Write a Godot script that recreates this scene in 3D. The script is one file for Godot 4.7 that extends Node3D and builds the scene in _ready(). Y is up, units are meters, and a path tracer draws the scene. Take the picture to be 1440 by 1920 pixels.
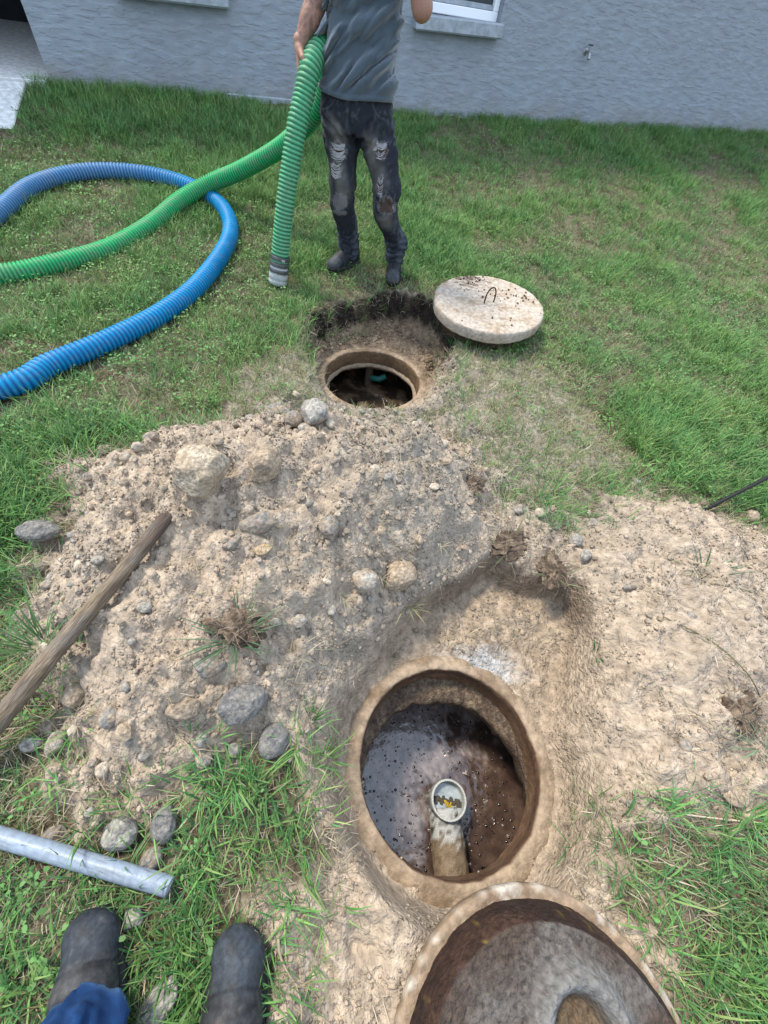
extends Node3D
# Yard with two opened septic tank access holes, a worker holding a suction hose and a dirt pile.

const EYE := Vector3(0, 1.3, 0)
const RIM1 := Vector3(0.357, -0.2, -0.219)   # near access hole
const RIM2 := Vector3(-0.218, -0.2, -2.161)  # far access hole
const RIM_R := 0.288
const WALL_TURN := 25.0
const WALL_AT := 6.5

var rng := RandomNumberGenerator.new()
var names := {}
var mats := {}
var rock_spots: Array[Vector3] = []
var n_big := FastNoiseLite.new()
var n_mid := FastNoiseLite.new()
var n_fine := FastNoiseLite.new()
var n_cell := FastNoiseLite.new()


func _ready() -> void:
	rng.seed = 20240
	camera_and_light()
	noises()
	land_fields()
	materials()
	ground()
	house()
	tank_openings()
	worker()
	photographer()
	hoses()
	lids()
	tools()
	rocks()
	grass()
	crumbs()


func camera_and_light() -> void:
	var cam := Camera3D.new()
	cam.name = "camera"
	var pitch := deg_to_rad(52.2455)
	var roll := deg_to_rad(10.561)
	var r0 := Vector3.RIGHT
	var u0 := Vector3(0, cos(pitch), -sin(pitch))
	var back := Vector3(0, sin(pitch), cos(pitch))
	cam.transform = Transform3D(Basis(r0 * cos(roll) + u0 * sin(roll), u0 * cos(roll) - r0 * sin(roll), back), EYE)
	cam.fov = 102.173
	cam.near = 0.02
	cam.far = 400.0
	add_child(cam)
	cam.current = true
	var sky := ProceduralSkyMaterial.new()
	sky.sky_top_color = Color(0.80, 0.87, 0.97)
	sky.sky_horizon_color = Color(0.80, 0.86, 0.92)
	sky.sky_curve = 0.2
	sky.ground_bottom_color = Color(0.25, 0.27, 0.22)
	sky.ground_horizon_color = Color(0.45, 0.47, 0.42)
	var s := Sky.new()
	s.sky_material = sky
	var env := Environment.new()
	env.background_mode = Environment.BG_SKY
	env.sky = s
	env.tonemap_mode = Environment.TONE_MAPPER_LINEAR
	env.tonemap_exposure = 3.1
	env.background_energy_multiplier = 0.75
	env.sdfgi_enabled = true
	env.ssao_enabled = true
	env.ssil_enabled = true
	var we := WorldEnvironment.new()
	we.name = "world_environment"
	we.environment = env
	add_child(we)
	var sun := DirectionalLight3D.new()
	sun.name = "overcast_sun"
	sun.light_energy = 0.6
	sun.light_angular_distance = 11.0
	sun.light_color = Color(1.0, 0.965, 0.91)
	sun.shadow_enabled = true
	add_child(sun)
	sun.look_at_from_position(Vector3(-2.8, 5.5, -1.6), Vector3.ZERO)


# ---------------------------------------------------------------- small helpers

func numbered(called: String) -> String:
	var n: int = names.get(called, 0)
	names[called] = n + 1
	return called if n == 0 else "%s_%03d" % [called, n]


func tag(o: Node, label := "", category := "", group := "", kind := "") -> Node:
	if label != "":
		o.set_meta("label", label)
	if category != "":
		o.set_meta("category", category)
	if group != "":
		o.set_meta("group", group)
	if kind != "":
		o.set_meta("kind", kind)
	return o


func thing(called: String, label: String, category: String, at := Vector3.ZERO, group := "") -> Node3D:
	var o := Node3D.new()
	o.name = numbered(called)
	add_child(o, true)
	o.position = at
	tag(o, label, category, group)
	return o


func put(called: String, mesh: Mesh, mat: Material, parent: Node = null) -> MeshInstance3D:
	var o := MeshInstance3D.new()
	o.mesh = mesh
	o.material_override = mat
	if parent == null:
		o.name = numbered(called)
		add_child(o, true)
	else:
		var n := 0
		var nm := called
		while parent.has_node(NodePath(nm)):
			n += 1
			nm = "%s_%03d" % [called, n]
		o.name = nm
		parent.add_child(o, true)
	return o


func smooth(t: float) -> float:
	t = clampf(t, 0.0, 1.0)
	return t * t * (3.0 - 2.0 * t)


# Shape collector: triangles are given so that (b-a)x(c-a) points outwards.
class Shape:
	var v := PackedVector3Array()
	var c := PackedColorArray()
	var uv := PackedVector2Array()
	var i := PackedInt32Array()
	var tint := Color.WHITE

	func add(p: Vector3, t := Vector2.ZERO) -> int:
		v.append(p)
		c.append(tint)
		uv.append(t)
		return v.size() - 1

	func tri(a: int, b: int, d: int) -> void:
		i.append(a)
		i.append(b)
		i.append(d)

	func quad(a: int, b: int, d: int, e: int) -> void:
		tri(a, b, d)
		tri(a, d, e)

	func flat_quad(a: Vector3, b: Vector3, d: Vector3, e: Vector3) -> void:
		var k := add(a)
		add(b)
		add(d)
		add(e)
		quad(k, k + 1, k + 2, k + 3)

	func commit(smooth_it := true) -> ArrayMesh:
		var n := PackedVector3Array()
		var vv := v
		var cc := c
		var uu := uv
		var ii := i
		if not smooth_it:
			vv = PackedVector3Array()
			cc = PackedColorArray()
			uu = PackedVector2Array()
			ii = PackedInt32Array()
			for k in i:
				ii.append(vv.size())
				vv.append(v[k])
				cc.append(c[k])
				uu.append(uv[k])
		n.resize(vv.size())
		var out := PackedInt32Array()
		out.resize(ii.size())
		for k in range(0, ii.size(), 3):
			var a := ii[k]
			var b := ii[k + 1]
			var d := ii[k + 2]
			var f := (vv[b] - vv[a]).cross(vv[d] - vv[a])
			n[a] += f
			n[b] += f
			n[d] += f
			out[k] = a
			out[k + 1] = d
			out[k + 2] = b
		for k in n.size():
			n[k] = n[k].normalized() if n[k].length_squared() > 0.0 else Vector3.UP
		var arr := []
		arr.resize(Mesh.ARRAY_MAX)
		arr[Mesh.ARRAY_VERTEX] = vv
		arr[Mesh.ARRAY_NORMAL] = n
		arr[Mesh.ARRAY_COLOR] = cc
		arr[Mesh.ARRAY_TEX_UV] = uu
		arr[Mesh.ARRAY_INDEX] = out
		var m := ArrayMesh.new()
		m.add_surface_from_arrays(Mesh.PRIMITIVE_TRIANGLES, arr)
		return m

	# Surface of revolution about a vertical axis through o; profile = (radius, height), listed from the inside top outwards and down or the like.
	func lathe(profile: Array, sides: int, o := Vector3.ZERO, wob = null, shade = null) -> void:
		var first := v.size()
		for p in profile:
			for s in sides + 1:
				var a := TAU * s / sides
				var r: float = p.x
				var q := Vector3(cos(a) * r, p.y, sin(a) * r)
				if wob != null:
					q = wob.call(q)
				if shade != null:
					tint = shade.call(q)
				add(o + q, Vector2(float(s) / sides, p.y))
		var w := sides + 1
		for k in profile.size() - 1:
			for s in sides:
				var a := first + k * w + s
				quad(a, a + 1, a + w + 1, a + w)

	# Tube along points; radius(t, k), colour(k).
	func tube(path: PackedVector3Array, radius: Callable, sides: int, caps := true, shade = null) -> void:
		var first := v.size()
		var up := Vector3.UP
		var t0 := (path[1] - path[0]).normalized()
		if absf(t0.dot(up)) > 0.9:
			up = Vector3.RIGHT
		var side := t0.cross(up).normalized()
		var n := path.size()
		var run := 0.0
		for k in n:
			var t := (path[mini(k + 1, n - 1)] - path[maxi(k - 1, 0)]).normalized()
			side = (side - t * side.dot(t)).normalized()
			var other := t.cross(side)
			if k > 0:
				run += path[k].distance_to(path[k - 1])
			for s in sides:
				var a := TAU * s / sides
				var dir := side * cos(a) + other * sin(a)
				if shade != null:
					tint = shade.call(k, a)
				add(path[k] + dir * radius.call(k, a), Vector2(float(s) / sides, run))
		for k in n - 1:
			for s in sides:
				var a := first + k * sides + s
				var b := first + k * sides + (s + 1) % sides
				quad(a, b, b + sides, a + sides)
		if caps:
			var c0 := add(path[0])
			var c1 := add(path[n - 1])
			for s in sides:
				tri(c0, first + (s + 1) % sides, first + s)
				tri(c1, first + (n - 1) * sides + s, first + (n - 1) * sides + (s + 1) % sides)

	# Box with chamfered edges.
	func box(at: Vector3, size: Vector3, bevel := 0.0, turn := Basis.IDENTITY) -> void:
		var h := size * 0.5
		var b := minf(bevel, minf(h.x, minf(h.y, h.z)) * 0.9)
		if b <= 0.0:
			for ax in 3:
				for sg in [-1.0, 1.0]:
					var n := Vector3.ZERO
					n[ax] = sg
					var u := Vector3.ZERO
					u[(ax + 1) % 3] = sg
					var w := Vector3.ZERO
					w[(ax + 2) % 3] = 1.0
					flat_quad(at + turn * ((n - u - w) * h), at + turn * ((n + u - w) * h), at + turn * ((n + u + w) * h), at + turn * ((n - u + w) * h))
			return
		# faces
		for ax in 3:
			for sg in [-1.0, 1.0]:
				var n := Vector3.ZERO
				n[ax] = sg
				var u := Vector3.ZERO
				u[(ax + 1) % 3] = sg
				var w := Vector3.ZERO
				w[(ax + 2) % 3] = 1.0
				var hu := (h - Vector3.ONE * b)
				flat_quad(at + turn * (n * h - u * hu - w * hu), at + turn * (n * h + u * hu - w * hu), at + turn * (n * h + u * hu + w * hu), at + turn * (n * h - u * hu + w * hu))
		# edges and corners
		var i2 := h - Vector3.ONE * b
		for ax in 3:
			var p := (ax + 1) % 3
			var q := (ax + 2) % 3
			for sp in [-1.0, 1.0]:
				for sq in [-1.0, 1.0]:
					var e0 := Vector3.ZERO
					e0[p] = sp * h[p]
					e0[q] = sq * i2[q]
					var e1 := Vector3.ZERO
					e1[p] = sp * i2[p]
					e1[q] = sq * h[q]
					var l := Vector3.ZERO
					l[ax] = i2[ax]
					if sp * sq > 0:
						flat_quad(at + turn * (e0 - l), at + turn * (e1 - l), at + turn * (e1 + l), at + turn * (e0 + l))
					else:
						flat_quad(at + turn * (e1 - l), at + turn * (e0 - l), at + turn * (e0 + l), at + turn * (e1 + l))
		for sx in [-1.0, 1.0]:
			for sy in [-1.0, 1.0]:
				for sz in [-1.0, 1.0]:
					var a := at + turn * Vector3(sx * h.x, sy * i2.y, sz * i2.z)
					var e := at + turn * Vector3(sx * i2.x, sy * h.y, sz * i2.z)
					var d := at + turn * Vector3(sx * i2.x, sy * i2.y, sz * h.z)
					var k := add(a)
					add(e)
					add(d)
					if sx * sy * sz > 0:
						tri(k, k + 1, k + 2)
					else:
						tri(k, k + 2, k + 1)


func spline(pts: Array, step: float) -> PackedVector3Array:
	var cur := Curve3D.new()
	cur.bake_interval = step
	var n := pts.size()
	for k in n:
		var t: Vector3 = (pts[mini(k + 1, n - 1)] - pts[maxi(k - 1, 0)]) / 6.0
		if k == 0 or k == n - 1:
			t *= 1.0
		cur.add_point(pts[k], -t, t)
	var total := cur.get_baked_length()
	var out := PackedVector3Array()
	var m := int(total / step)
	for k in m + 1:
		out.append(cur.sample_baked(total * k / m, true))
	return out

# ---------------------------------------------------------------- the lie of the land

const FX0 := -3.2
const FZ0 := -4.2
const FSTEP := 0.04
const FNX := 161
const FNZ := 141
var fields := {}

func noises() -> void:
	n_big.seed = 3
	n_big.frequency = 1.6
	n_big.fractal_octaves = 3
	n_mid.seed = 11
	n_mid.frequency = 7.0
	n_mid.fractal_octaves = 4
	n_fine.seed = 23
	n_fine.frequency = 26.0
	n_fine.fractal_octaves = 3
	n_cell.seed = 5
	n_cell.noise_type = FastNoiseLite.TYPE_CELLULAR
	n_cell.frequency = 14.0
	n_cell.cellular_return_type = FastNoiseLite.RETURN_DISTANCE


func lawn(x: float, z: float) -> float:
	var c := cos(deg_to_rad(WALL_TURN))
	var sn := sin(deg_to_rad(WALL_TURN))
	var s := x * sn + (z + WALL_AT) * c
	var t := x * c - (z + WALL_AT) * sn
	var b := 0.36 + 0.025 * clampf(t + 1.0, 0.0, 6.0)
	return b * pow(clampf(1.0 - s / 3.3, 0.0, 1.0), 1.3)


func inside_distance(p: Vector2, poly: Array) -> float:
	var best := 1e9
	var odd := false
	var n := poly.size()
	var j := n - 1
	for k in n:
		var a: Vector2 = poly[k]
		var b: Vector2 = poly[j]
		var e := b - a
		var w := p - a
		var q := w - e * clampf(w.dot(e) / e.length_squared(), 0.0, 1.0)
		best = minf(best, q.length_squared())
		if (a.y > p.y) != (b.y > p.y) and p.x < e.x * (p.y - a.y) / e.y + a.x:
			odd = not odd
		j = k
	return sqrt(best) if odd else -sqrt(best)


func land_fields() -> void:
	var outlines := {
		"mound": [Vector2(-1.32, -0.90), Vector2(-1.20, -0.97), Vector2(-1.11, -1.04), Vector2(-1.02, -1.15), Vector2(-0.92, -1.24), Vector2(-0.71, -1.40), Vector2(-0.41, -1.47), Vector2(-0.12, -1.50), Vector2(0.13, -1.51), Vector2(0.31, -1.43), Vector2(0.46, -1.21), Vector2(0.45, -0.89), Vector2(0.31, -0.77), Vector2(0.13, -0.62), Vector2(0.02, -0.50), Vector2(-0.04, -0.39), Vector2(-0.09, -0.26), Vector2(-0.11, -0.16), Vector2(-0.25, -0.08), Vector2(-0.34, -0.04), Vector2(-0.42, 0.03), Vector2(-0.50, 0.05), Vector2(-0.62, 0.04), Vector2(-0.71, -0.06), Vector2(-0.80, -0.15), Vector2(-0.97, -0.25), Vector2(-1.04, -0.40), Vector2(-1.08, -0.53), Vector2(-1.09, -0.70), Vector2(-1.19, -0.80)],
		"pit1": [Vector2(0.44, -0.90), Vector2(0.59, -0.85), Vector2(0.76, -0.85), Vector2(0.79, -0.67), Vector2(0.78, -0.56), Vector2(0.79, -0.41), Vector2(0.81, -0.24), Vector2(0.79, -0.10), Vector2(0.73, 0.0), Vector2(0.64, 0.07), Vector2(0.50, 0.12), Vector2(0.34, 0.15), Vector2(0.14, 0.13), Vector2(0.02, 0.05), Vector2(-0.07, -0.07), Vector2(-0.10, -0.17), Vector2(-0.09, -0.30), Vector2(-0.04, -0.44), Vector2(0.07, -0.57), Vector2(0.20, -0.69), Vector2(0.33, -0.78)],
		"pit2": [Vector2(-0.65, -2.35), Vector2(-0.50, -2.58), Vector2(-0.26, -2.80), Vector2(0.02, -2.84), Vector2(0.16, -2.69), Vector2(0.22, -2.38), Vector2(0.22, -2.05), Vector2(0.15, -1.80), Vector2(0.02, -1.68), Vector2(-0.15, -1.60), Vector2(-0.34, -1.63), Vector2(-0.50, -1.75), Vector2(-0.63, -2.03)],
		"sand": [Vector2(0.91, -1.27), Vector2(1.12, -1.37), Vector2(1.35, -1.33), Vector2(1.68, -1.28), Vector2(1.84, -1.05), Vector2(1.68, -0.61), Vector2(1.38, -0.37), Vector2(1.22, -0.22), Vector2(0.98, -0.17), Vector2(0.84, -0.17), Vector2(0.80, -0.28), Vector2(0.78, -0.45), Vector2(0.78, -0.63), Vector2(0.78, -0.86), Vector2(0.81, -1.09)],
		"bare": [Vector2(-0.98, -1.15), Vector2(-0.72, -1.42), Vector2(-0.50, -1.60), Vector2(-0.56, -1.90), Vector2(-0.64, -2.32), Vector2(-0.51, -2.61), Vector2(-0.20, -2.86), Vector2(0.13, -2.90), Vector2(0.25, -2.33), Vector2(0.25, -1.95), Vector2(0.36, -1.62), Vector2(0.50, -1.32), Vector2(0.68, -1.14), Vector2(0.88, -1.22), Vector2(1.10, -1.40), Vector2(1.37, -1.37), Vector2(1.68, -1.28), Vector2(1.90, -1.17), Vector2(1.67, -0.31), Vector2(1.20, -0.18), Vector2(0.98, -0.15), Vector2(0.78, -0.10), Vector2(0.73, 0.0), Vector2(0.80, 0.06), Vector2(0.85, 0.22), Vector2(0.86, 0.31), Vector2(0.86, 0.8), Vector2(-0.04, 0.8), Vector2(-0.04, 0.33), Vector2(-0.13, 0.16), Vector2(-0.04, 0.10), Vector2(-0.02, 0.01), Vector2(-0.10, -0.12), Vector2(-0.35, -0.04), Vector2(-0.48, 0.07), Vector2(-0.63, 0.05), Vector2(-0.83, -0.17), Vector2(-1.00, -0.29), Vector2(-1.12, -0.56), Vector2(-1.14, -0.76), Vector2(-1.35, -0.90), Vector2(-1.19, -0.98)],
		"dusty": [Vector2(-0.86, -1.70), Vector2(-0.64, -2.08), Vector2(-0.38, -1.50), Vector2(0.19, -1.79), Vector2(0.29, -2.34), Vector2(0.74, -2.32), Vector2(1.13, -1.61), Vector2(0.81, -1.20), Vector2(0.50, -1.13), Vector2(0.13, -1.57), Vector2(-0.46, -1.44), Vector2(-0.77, -1.39)],
		"front": [Vector2(-0.12, 0.16), Vector2(0.03, 0.09), Vector2(0.14, 0.13), Vector2(0.22, 0.17), Vector2(0.21, 0.29), Vector2(0.22, 0.38), Vector2(0.22, 0.8), Vector2(-0.04, 0.8), Vector2(-0.04, 0.31)],
	}
	for key in outlines:
		var f := PackedFloat32Array()
		f.resize(FNX * FNZ)
		for b in FNZ:
			for a in FNX:
				f[b * FNX + a] = inside_distance(Vector2(FX0 + a * FSTEP, FZ0 + b * FSTEP), outlines[key])
		fields[key] = f


func field(key: String, x: float, z: float) -> float:
	var u := (x - FX0) / FSTEP
	var w := (z - FZ0) / FSTEP
	if u < 0.0 or w < 0.0 or u >= FNX - 1 or w >= FNZ - 1:
		return -1.0
	var a := int(u)
	var b := int(w)
	u -= a
	w -= b
	var f: PackedFloat32Array = fields[key]
	var k := b * FNX + a
	return lerpf(lerpf(f[k], f[k + 1], u), lerpf(f[k + FNX], f[k + FNX + 1], u), w)


func pit1_share(x: float, z: float) -> float:
	var w := lerpf(0.045, 0.17, smooth((z + 0.72) / 0.45))
	return smooth((field("pit1", x, z) + 0.02) / w)


func pit2_share(x: float, z: float) -> float:
	var w := lerpf(0.075, 0.2, smooth((z + 2.5) / 0.5))
	return smooth((field("pit2", x, z) + 0.02) / w)


func bump_at(x: float, z: float, cx: float, cz: float, rx: float, rz: float) -> float:
	var a := (x - cx) / rx
	var b := (z - cz) / rz
	return exp(-a * a - b * b)


# Height without the small roughness.
func land(x: float, z: float) -> float:
	var y := lawn(x, z)
	if x < FX0 or z < FZ0 or x > FX0 + (FNX - 2) * FSTEP or z > FZ0 + (FNZ - 2) * FSTEP:
		return y
	var m := field("mound", x, z)
	if m > 0.0:
		y += smooth(m / 0.30) * 0.17 + smooth(m / 0.14) * (0.13 * bump_at(x, z, -0.58, -0.82, 0.30, 0.24) + 0.10 * bump_at(x, z, -0.12, -1.0, 0.34, 0.24) + 0.02)
	var s := field("sand", x, z)
	if s > 0.0:
		y += smooth(s / 0.30) * 0.11 + smooth(s / 0.07) * 0.045
	y -= 0.02 * smooth(field("front", x, z) / 0.1)
	var k1 := pit1_share(x, z)
	if k1 > 0.0:
		y = lerpf(y, -0.205 + 0.065 * smooth((-z - 0.5) / 0.3), k1)
	var k2 := pit2_share(x, z)
	if k2 > 0.0:
		y = lerpf(y, -0.205, k2)
	var r1 := Vector2(x - RIM1.x, z - RIM1.z).length()
	if r1 < 0.4:
		y = lerpf(y, -0.211, smooth((0.385 - r1) / 0.045))
	var r2 := Vector2(x - RIM2.x, z - RIM2.z).length()
	if r2 < 0.4:
		y = lerpf(y, -0.211, smooth((0.385 - r2) / 0.045))
	return y

# ---------------------------------------------------------------- materials

func noise_tex(freq: float, octaves: int, lo: float, hi: float, seed_ := 1, size := 512, kind := FastNoiseLite.TYPE_SIMPLEX_SMOOTH) -> NoiseTexture2D:
	var f := FastNoiseLite.new()
	f.seed = seed_
	f.frequency = freq
	f.noise_type = kind
	f.fractal_octaves = octaves
	f.fractal_gain = 0.55
	var t := NoiseTexture2D.new()
	t.width = size
	t.height = size
	t.seamless = true
	t.noise = f
	var r := Gradient.new()
	r.set_color(0, Color(lo, lo, lo))
	r.set_color(1, Color(hi, hi, hi))
	t.color_ramp = r
	return t


# A rough material; tiles: texture repeats per metre; bump in centimetres.
func matter(called: String, linear: Color, rough: float, tiles := 0.0, depth := 0.0, tex: Texture2D = null, bump: Texture2D = null, world := true, stretch := Vector3.ONE) -> StandardMaterial3D:
	var m := StandardMaterial3D.new()
	m.resource_name = called
	m.albedo_color = linear.linear_to_srgb()
	m.vertex_color_use_as_albedo = true
	m.roughness = rough
	m.metallic_specular = 0.35
	if tiles > 0.0:
		m.uv1_triplanar = true
		m.uv1_world_triplanar = world
		m.uv1_scale = stretch * tiles
		m.uv1_triplanar_sharpness = 3.0
		if tex:
			m.albedo_texture = tex
		if bump:
			m.heightmap_enabled = true
			m.heightmap_texture = bump
			m.heightmap_scale = depth
	mats[called] = m
	return m


func materials() -> void:
	var grain := noise_tex(0.02, 5, 0.62, 1.0, 4)
	var grit := noise_tex(0.045, 5, 0.0, 1.0, 9)
	var soft := noise_tex(0.012, 4, 0.8, 1.0, 14)
	var pits := noise_tex(0.05, 2, 0.0, 1.0, 21, 512, FastNoiseLite.TYPE_CELLULAR)
	matter("dirt", Color(1, 1, 1), 0.95, 2.6, 0.9, grain, grit)
	matter("stone", Color(1, 1, 1), 0.85, 4.0, 0.4, noise_tex(0.03, 5, 0.6, 1.0, 31), grit, true)
	matter("concrete", Color(1, 1, 1), 0.85, 3.0, 0.25, noise_tex(0.02, 5, 0.72, 1.0, 32), grit)
	matter("wet_concrete", Color(1, 1, 1), 0.62, 4.0, 0.5, noise_tex(0.025, 5, 0.45, 1.0, 33), grit)
	matter("pitted", Color(1, 1, 1), 0.7, 3.2, 0.5, noise_tex(0.028, 5, 0.6, 1.0, 34), grit)
	# stucco: trowelled ridges running mostly sideways
	var st := noise_tex(0.016, 5, 0.0, 1.0, 41)
	var sc := Gradient.new()
	sc.offsets = PackedFloat32Array([0.0, 0.44, 0.54, 0.59, 1.0])
	sc.colors = PackedColorArray([Color(0.3, 0.3, 0.3), Color(0.36, 0.36, 0.36), Color(0.48, 0.48, 0.48), Color(0.9, 0.9, 0.9), Color(1, 1, 1)])
	st.color_ramp = sc
	matter("stucco", Color(0.29, 0.32, 0.36), 0.9, 0.7, 0.42, noise_tex(0.02, 5, 0.86, 1.0, 42), st, false, Vector3(0.8, 2.6, 0.8))
	matter("trim", Color(0.37, 0.41, 0.45), 0.8, 2.0, 0.25, soft, grit, false)
	matter("frame_white", Color(0.78, 0.80, 0.82), 0.4)
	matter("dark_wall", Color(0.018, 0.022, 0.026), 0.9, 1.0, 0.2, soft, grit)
	matter("slab", Color(0.80, 0.80, 0.78), 0.85, 1.3, 0.2, noise_tex(0.02, 5, 0.75, 1.0, 43), grit)
	var glass := matter("pane", Color(0.03, 0.04, 0.05), 0.06)
	glass.metallic_specular = 0.6
	matter("hose", Color(1, 1, 1), 0.5, 6.0, 0.02, noise_tex(0.02, 4, 0.85, 1.0, 44), grit).metallic_specular = 0.3
	matter("metal", Color(0.42, 0.43, 0.44), 0.42, 8.0, 0.05, noise_tex(0.03, 4, 0.7, 1.0, 45), grit, false).metallic = 0.7
	matter("rust", Color(0.035, 0.026, 0.022), 0.75)
	matter("plastic", Color(1, 1, 1), 0.4, 5.0, 0.03, noise_tex(0.02, 4, 0.8, 1.0, 46), grit, false)
	matter("pvc", Color(1, 1, 1), 0.5, 14.0, 0.12, noise_tex(0.03, 5, 0.6, 1.0, 47), grit)
	matter("wood", Color(1, 1, 1), 0.75, 3.0, 0.25, noise_tex(0.03, 5, 0.5, 1.0, 48), grit, false, Vector3(6.0, 6.0, 0.35))
	var skin := matter("skin", Color(0.36, 0.20, 0.145), 0.55, 14.0, 0.02, noise_tex(0.02, 4, 0.82, 1.0, 49), grit, false)
	skin.subsurf_scatter_enabled = true
	skin.subsurf_scatter_strength = 0.08
	matter("cloth", Color(1, 1, 1), 0.85, 20.0, 0.04, noise_tex(0.05, 3, 0.86, 1.0, 50), grit, false).rim_enabled = true
	matter("denim", Color(1, 1, 1), 0.92, 16.0, 0.09, noise_tex(0.06, 3, 0.6, 1.0, 51), grit, false)
	matter("suede", Color(1, 1, 1), 0.62, 7.0, 0.035, noise_tex(0.02, 5, 0.6, 1.0, 52), grit, false)
	matter("rubber", Color(0.018, 0.018, 0.02), 0.7)
	matter("thread", Color(0.55, 0.55, 0.54), 0.9)
	matter("plain", Color(1, 1, 1), 0.8)
	var leaf := matter("leaf", Color(1, 1, 1), 0.55)
	leaf.backlight_enabled = true
	leaf.backlight = Color(0.5, 0.5, 0.5)
	var straw := matter("straw", Color(1, 1, 1), 0.85)
	straw.metallic_specular = 0.2
	# septage: brown liquor under a skin of grease and bubbles
	var sl := matter("sludge", Color(1, 1, 1), 0.16, 2.2, 0.06, noise_tex(0.02, 5, 0.7, 1.0, 53), noise_tex(0.03, 3, 0.0, 1.0, 54))
	sl.metallic_specular = 0.6
	sl.roughness = 0.14

# ---------------------------------------------------------------- ground, house

var xs := PackedFloat32Array()
var zs := PackedFloat32Array()


func lines(from: float, lo: float, hi: float, to: float, step: float) -> PackedFloat32Array:
	var out := PackedFloat32Array()
	var w := 0.05
	var p := lo - step
	while p > from:
		out.append(p)
		p -= w
		w = minf(w * 1.25, 6.0)
	out.append(from)
	out.reverse()
	p = lo
	while p < hi:
		out.append(p)
		p += step
	w = 0.05
	while p < to:
		out.append(p)
		p += w
		w = minf(w * 1.25, 6.0)
	out.append(to)
	return out


# 1 where the ground is open dirt, 0 in the lawn, ragged in between.
func bare_share(x: float, z: float) -> float:
	var d := field("bare", x, z) + n_mid.get_noise_2d(x, z) * 0.10 + n_big.get_noise_2d(x * 2.0, z * 2.0) * 0.05
	return smooth((d + 0.05) / 0.10)


func surface_height(x: float, z: float) -> float:
	var y := land(x, z)
	if x < -1.7 or x > 2.3 or z < -3.4 or z > 1.0:
		return y + n_big.get_noise_2d(x, z) * 0.02
	var b := bare_share(x, z)
	var r := minf(Vector2(x - RIM1.x, z - RIM1.z).length(), Vector2(x - RIM2.x, z - RIM2.z).length())
	var calm := smooth((r - 0.32) / 0.06) * 0.88 + 0.12
	var rl := Vector2(x - 0.531, z - 0.357).length()
	calm *= smooth((rl - 0.31) / 0.06) * 0.9 + 0.1
	y -= 0.012 * smooth((0.37 - rl) / 0.04)
	var k := maxf(pit1_share(x, z), pit2_share(x, z))
	var rough := calm * lerpf(1.0, 0.55, k)
	y += n_big.get_noise_2d(x * 1.7, z * 1.7) * 0.045 * rough * b
	y += n_mid.get_noise_2d(x, z) * (0.012 + 0.03 * b) * rough
	y += n_fine.get_noise_2d(x, z) * (0.003 + 0.010 * b) * (0.3 + 0.7 * rough)
	var cl := n_cell.get_noise_2d(x, z)
	y += clampf(-0.55 - cl, 0.0, 0.4) * 0.085 * b * rough * clampf(0.35 + 2.2 * n_big.get_noise_2d(x * 1.1 + 70.0, z * 1.1), 0.15, 1.2) * (0.4 + 0.6 * clampf(n_big.get_noise_2d(z * 2.0, x * 2.0) * 2.0 + 0.4, 0.0, 1.0))
	var c2 := n_cell.get_noise_2d(x * 2.7 + 9.0, z * 2.7)
	y += clampf(-0.5 - c2, 0.0, 0.4) * 0.03 * b * rough * clampf(n_big.get_noise_2d(z * 3.0 + 5.0, x * 3.0) * 2.5 + 0.6, 0.0, 1.0)
	var heap := smooth(field("mound", x, z) / 0.15) * (1.0 - k)
	if heap > 0.0:
		# slumped ledges down the flanks of the pile
		var sl := n_mid.get_noise_2d((x + z) * 0.45 + 50.0, (z - x) * 0.25)
		y += (absf(sl) - 0.16) * 0.07 * heap
	return y


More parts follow.
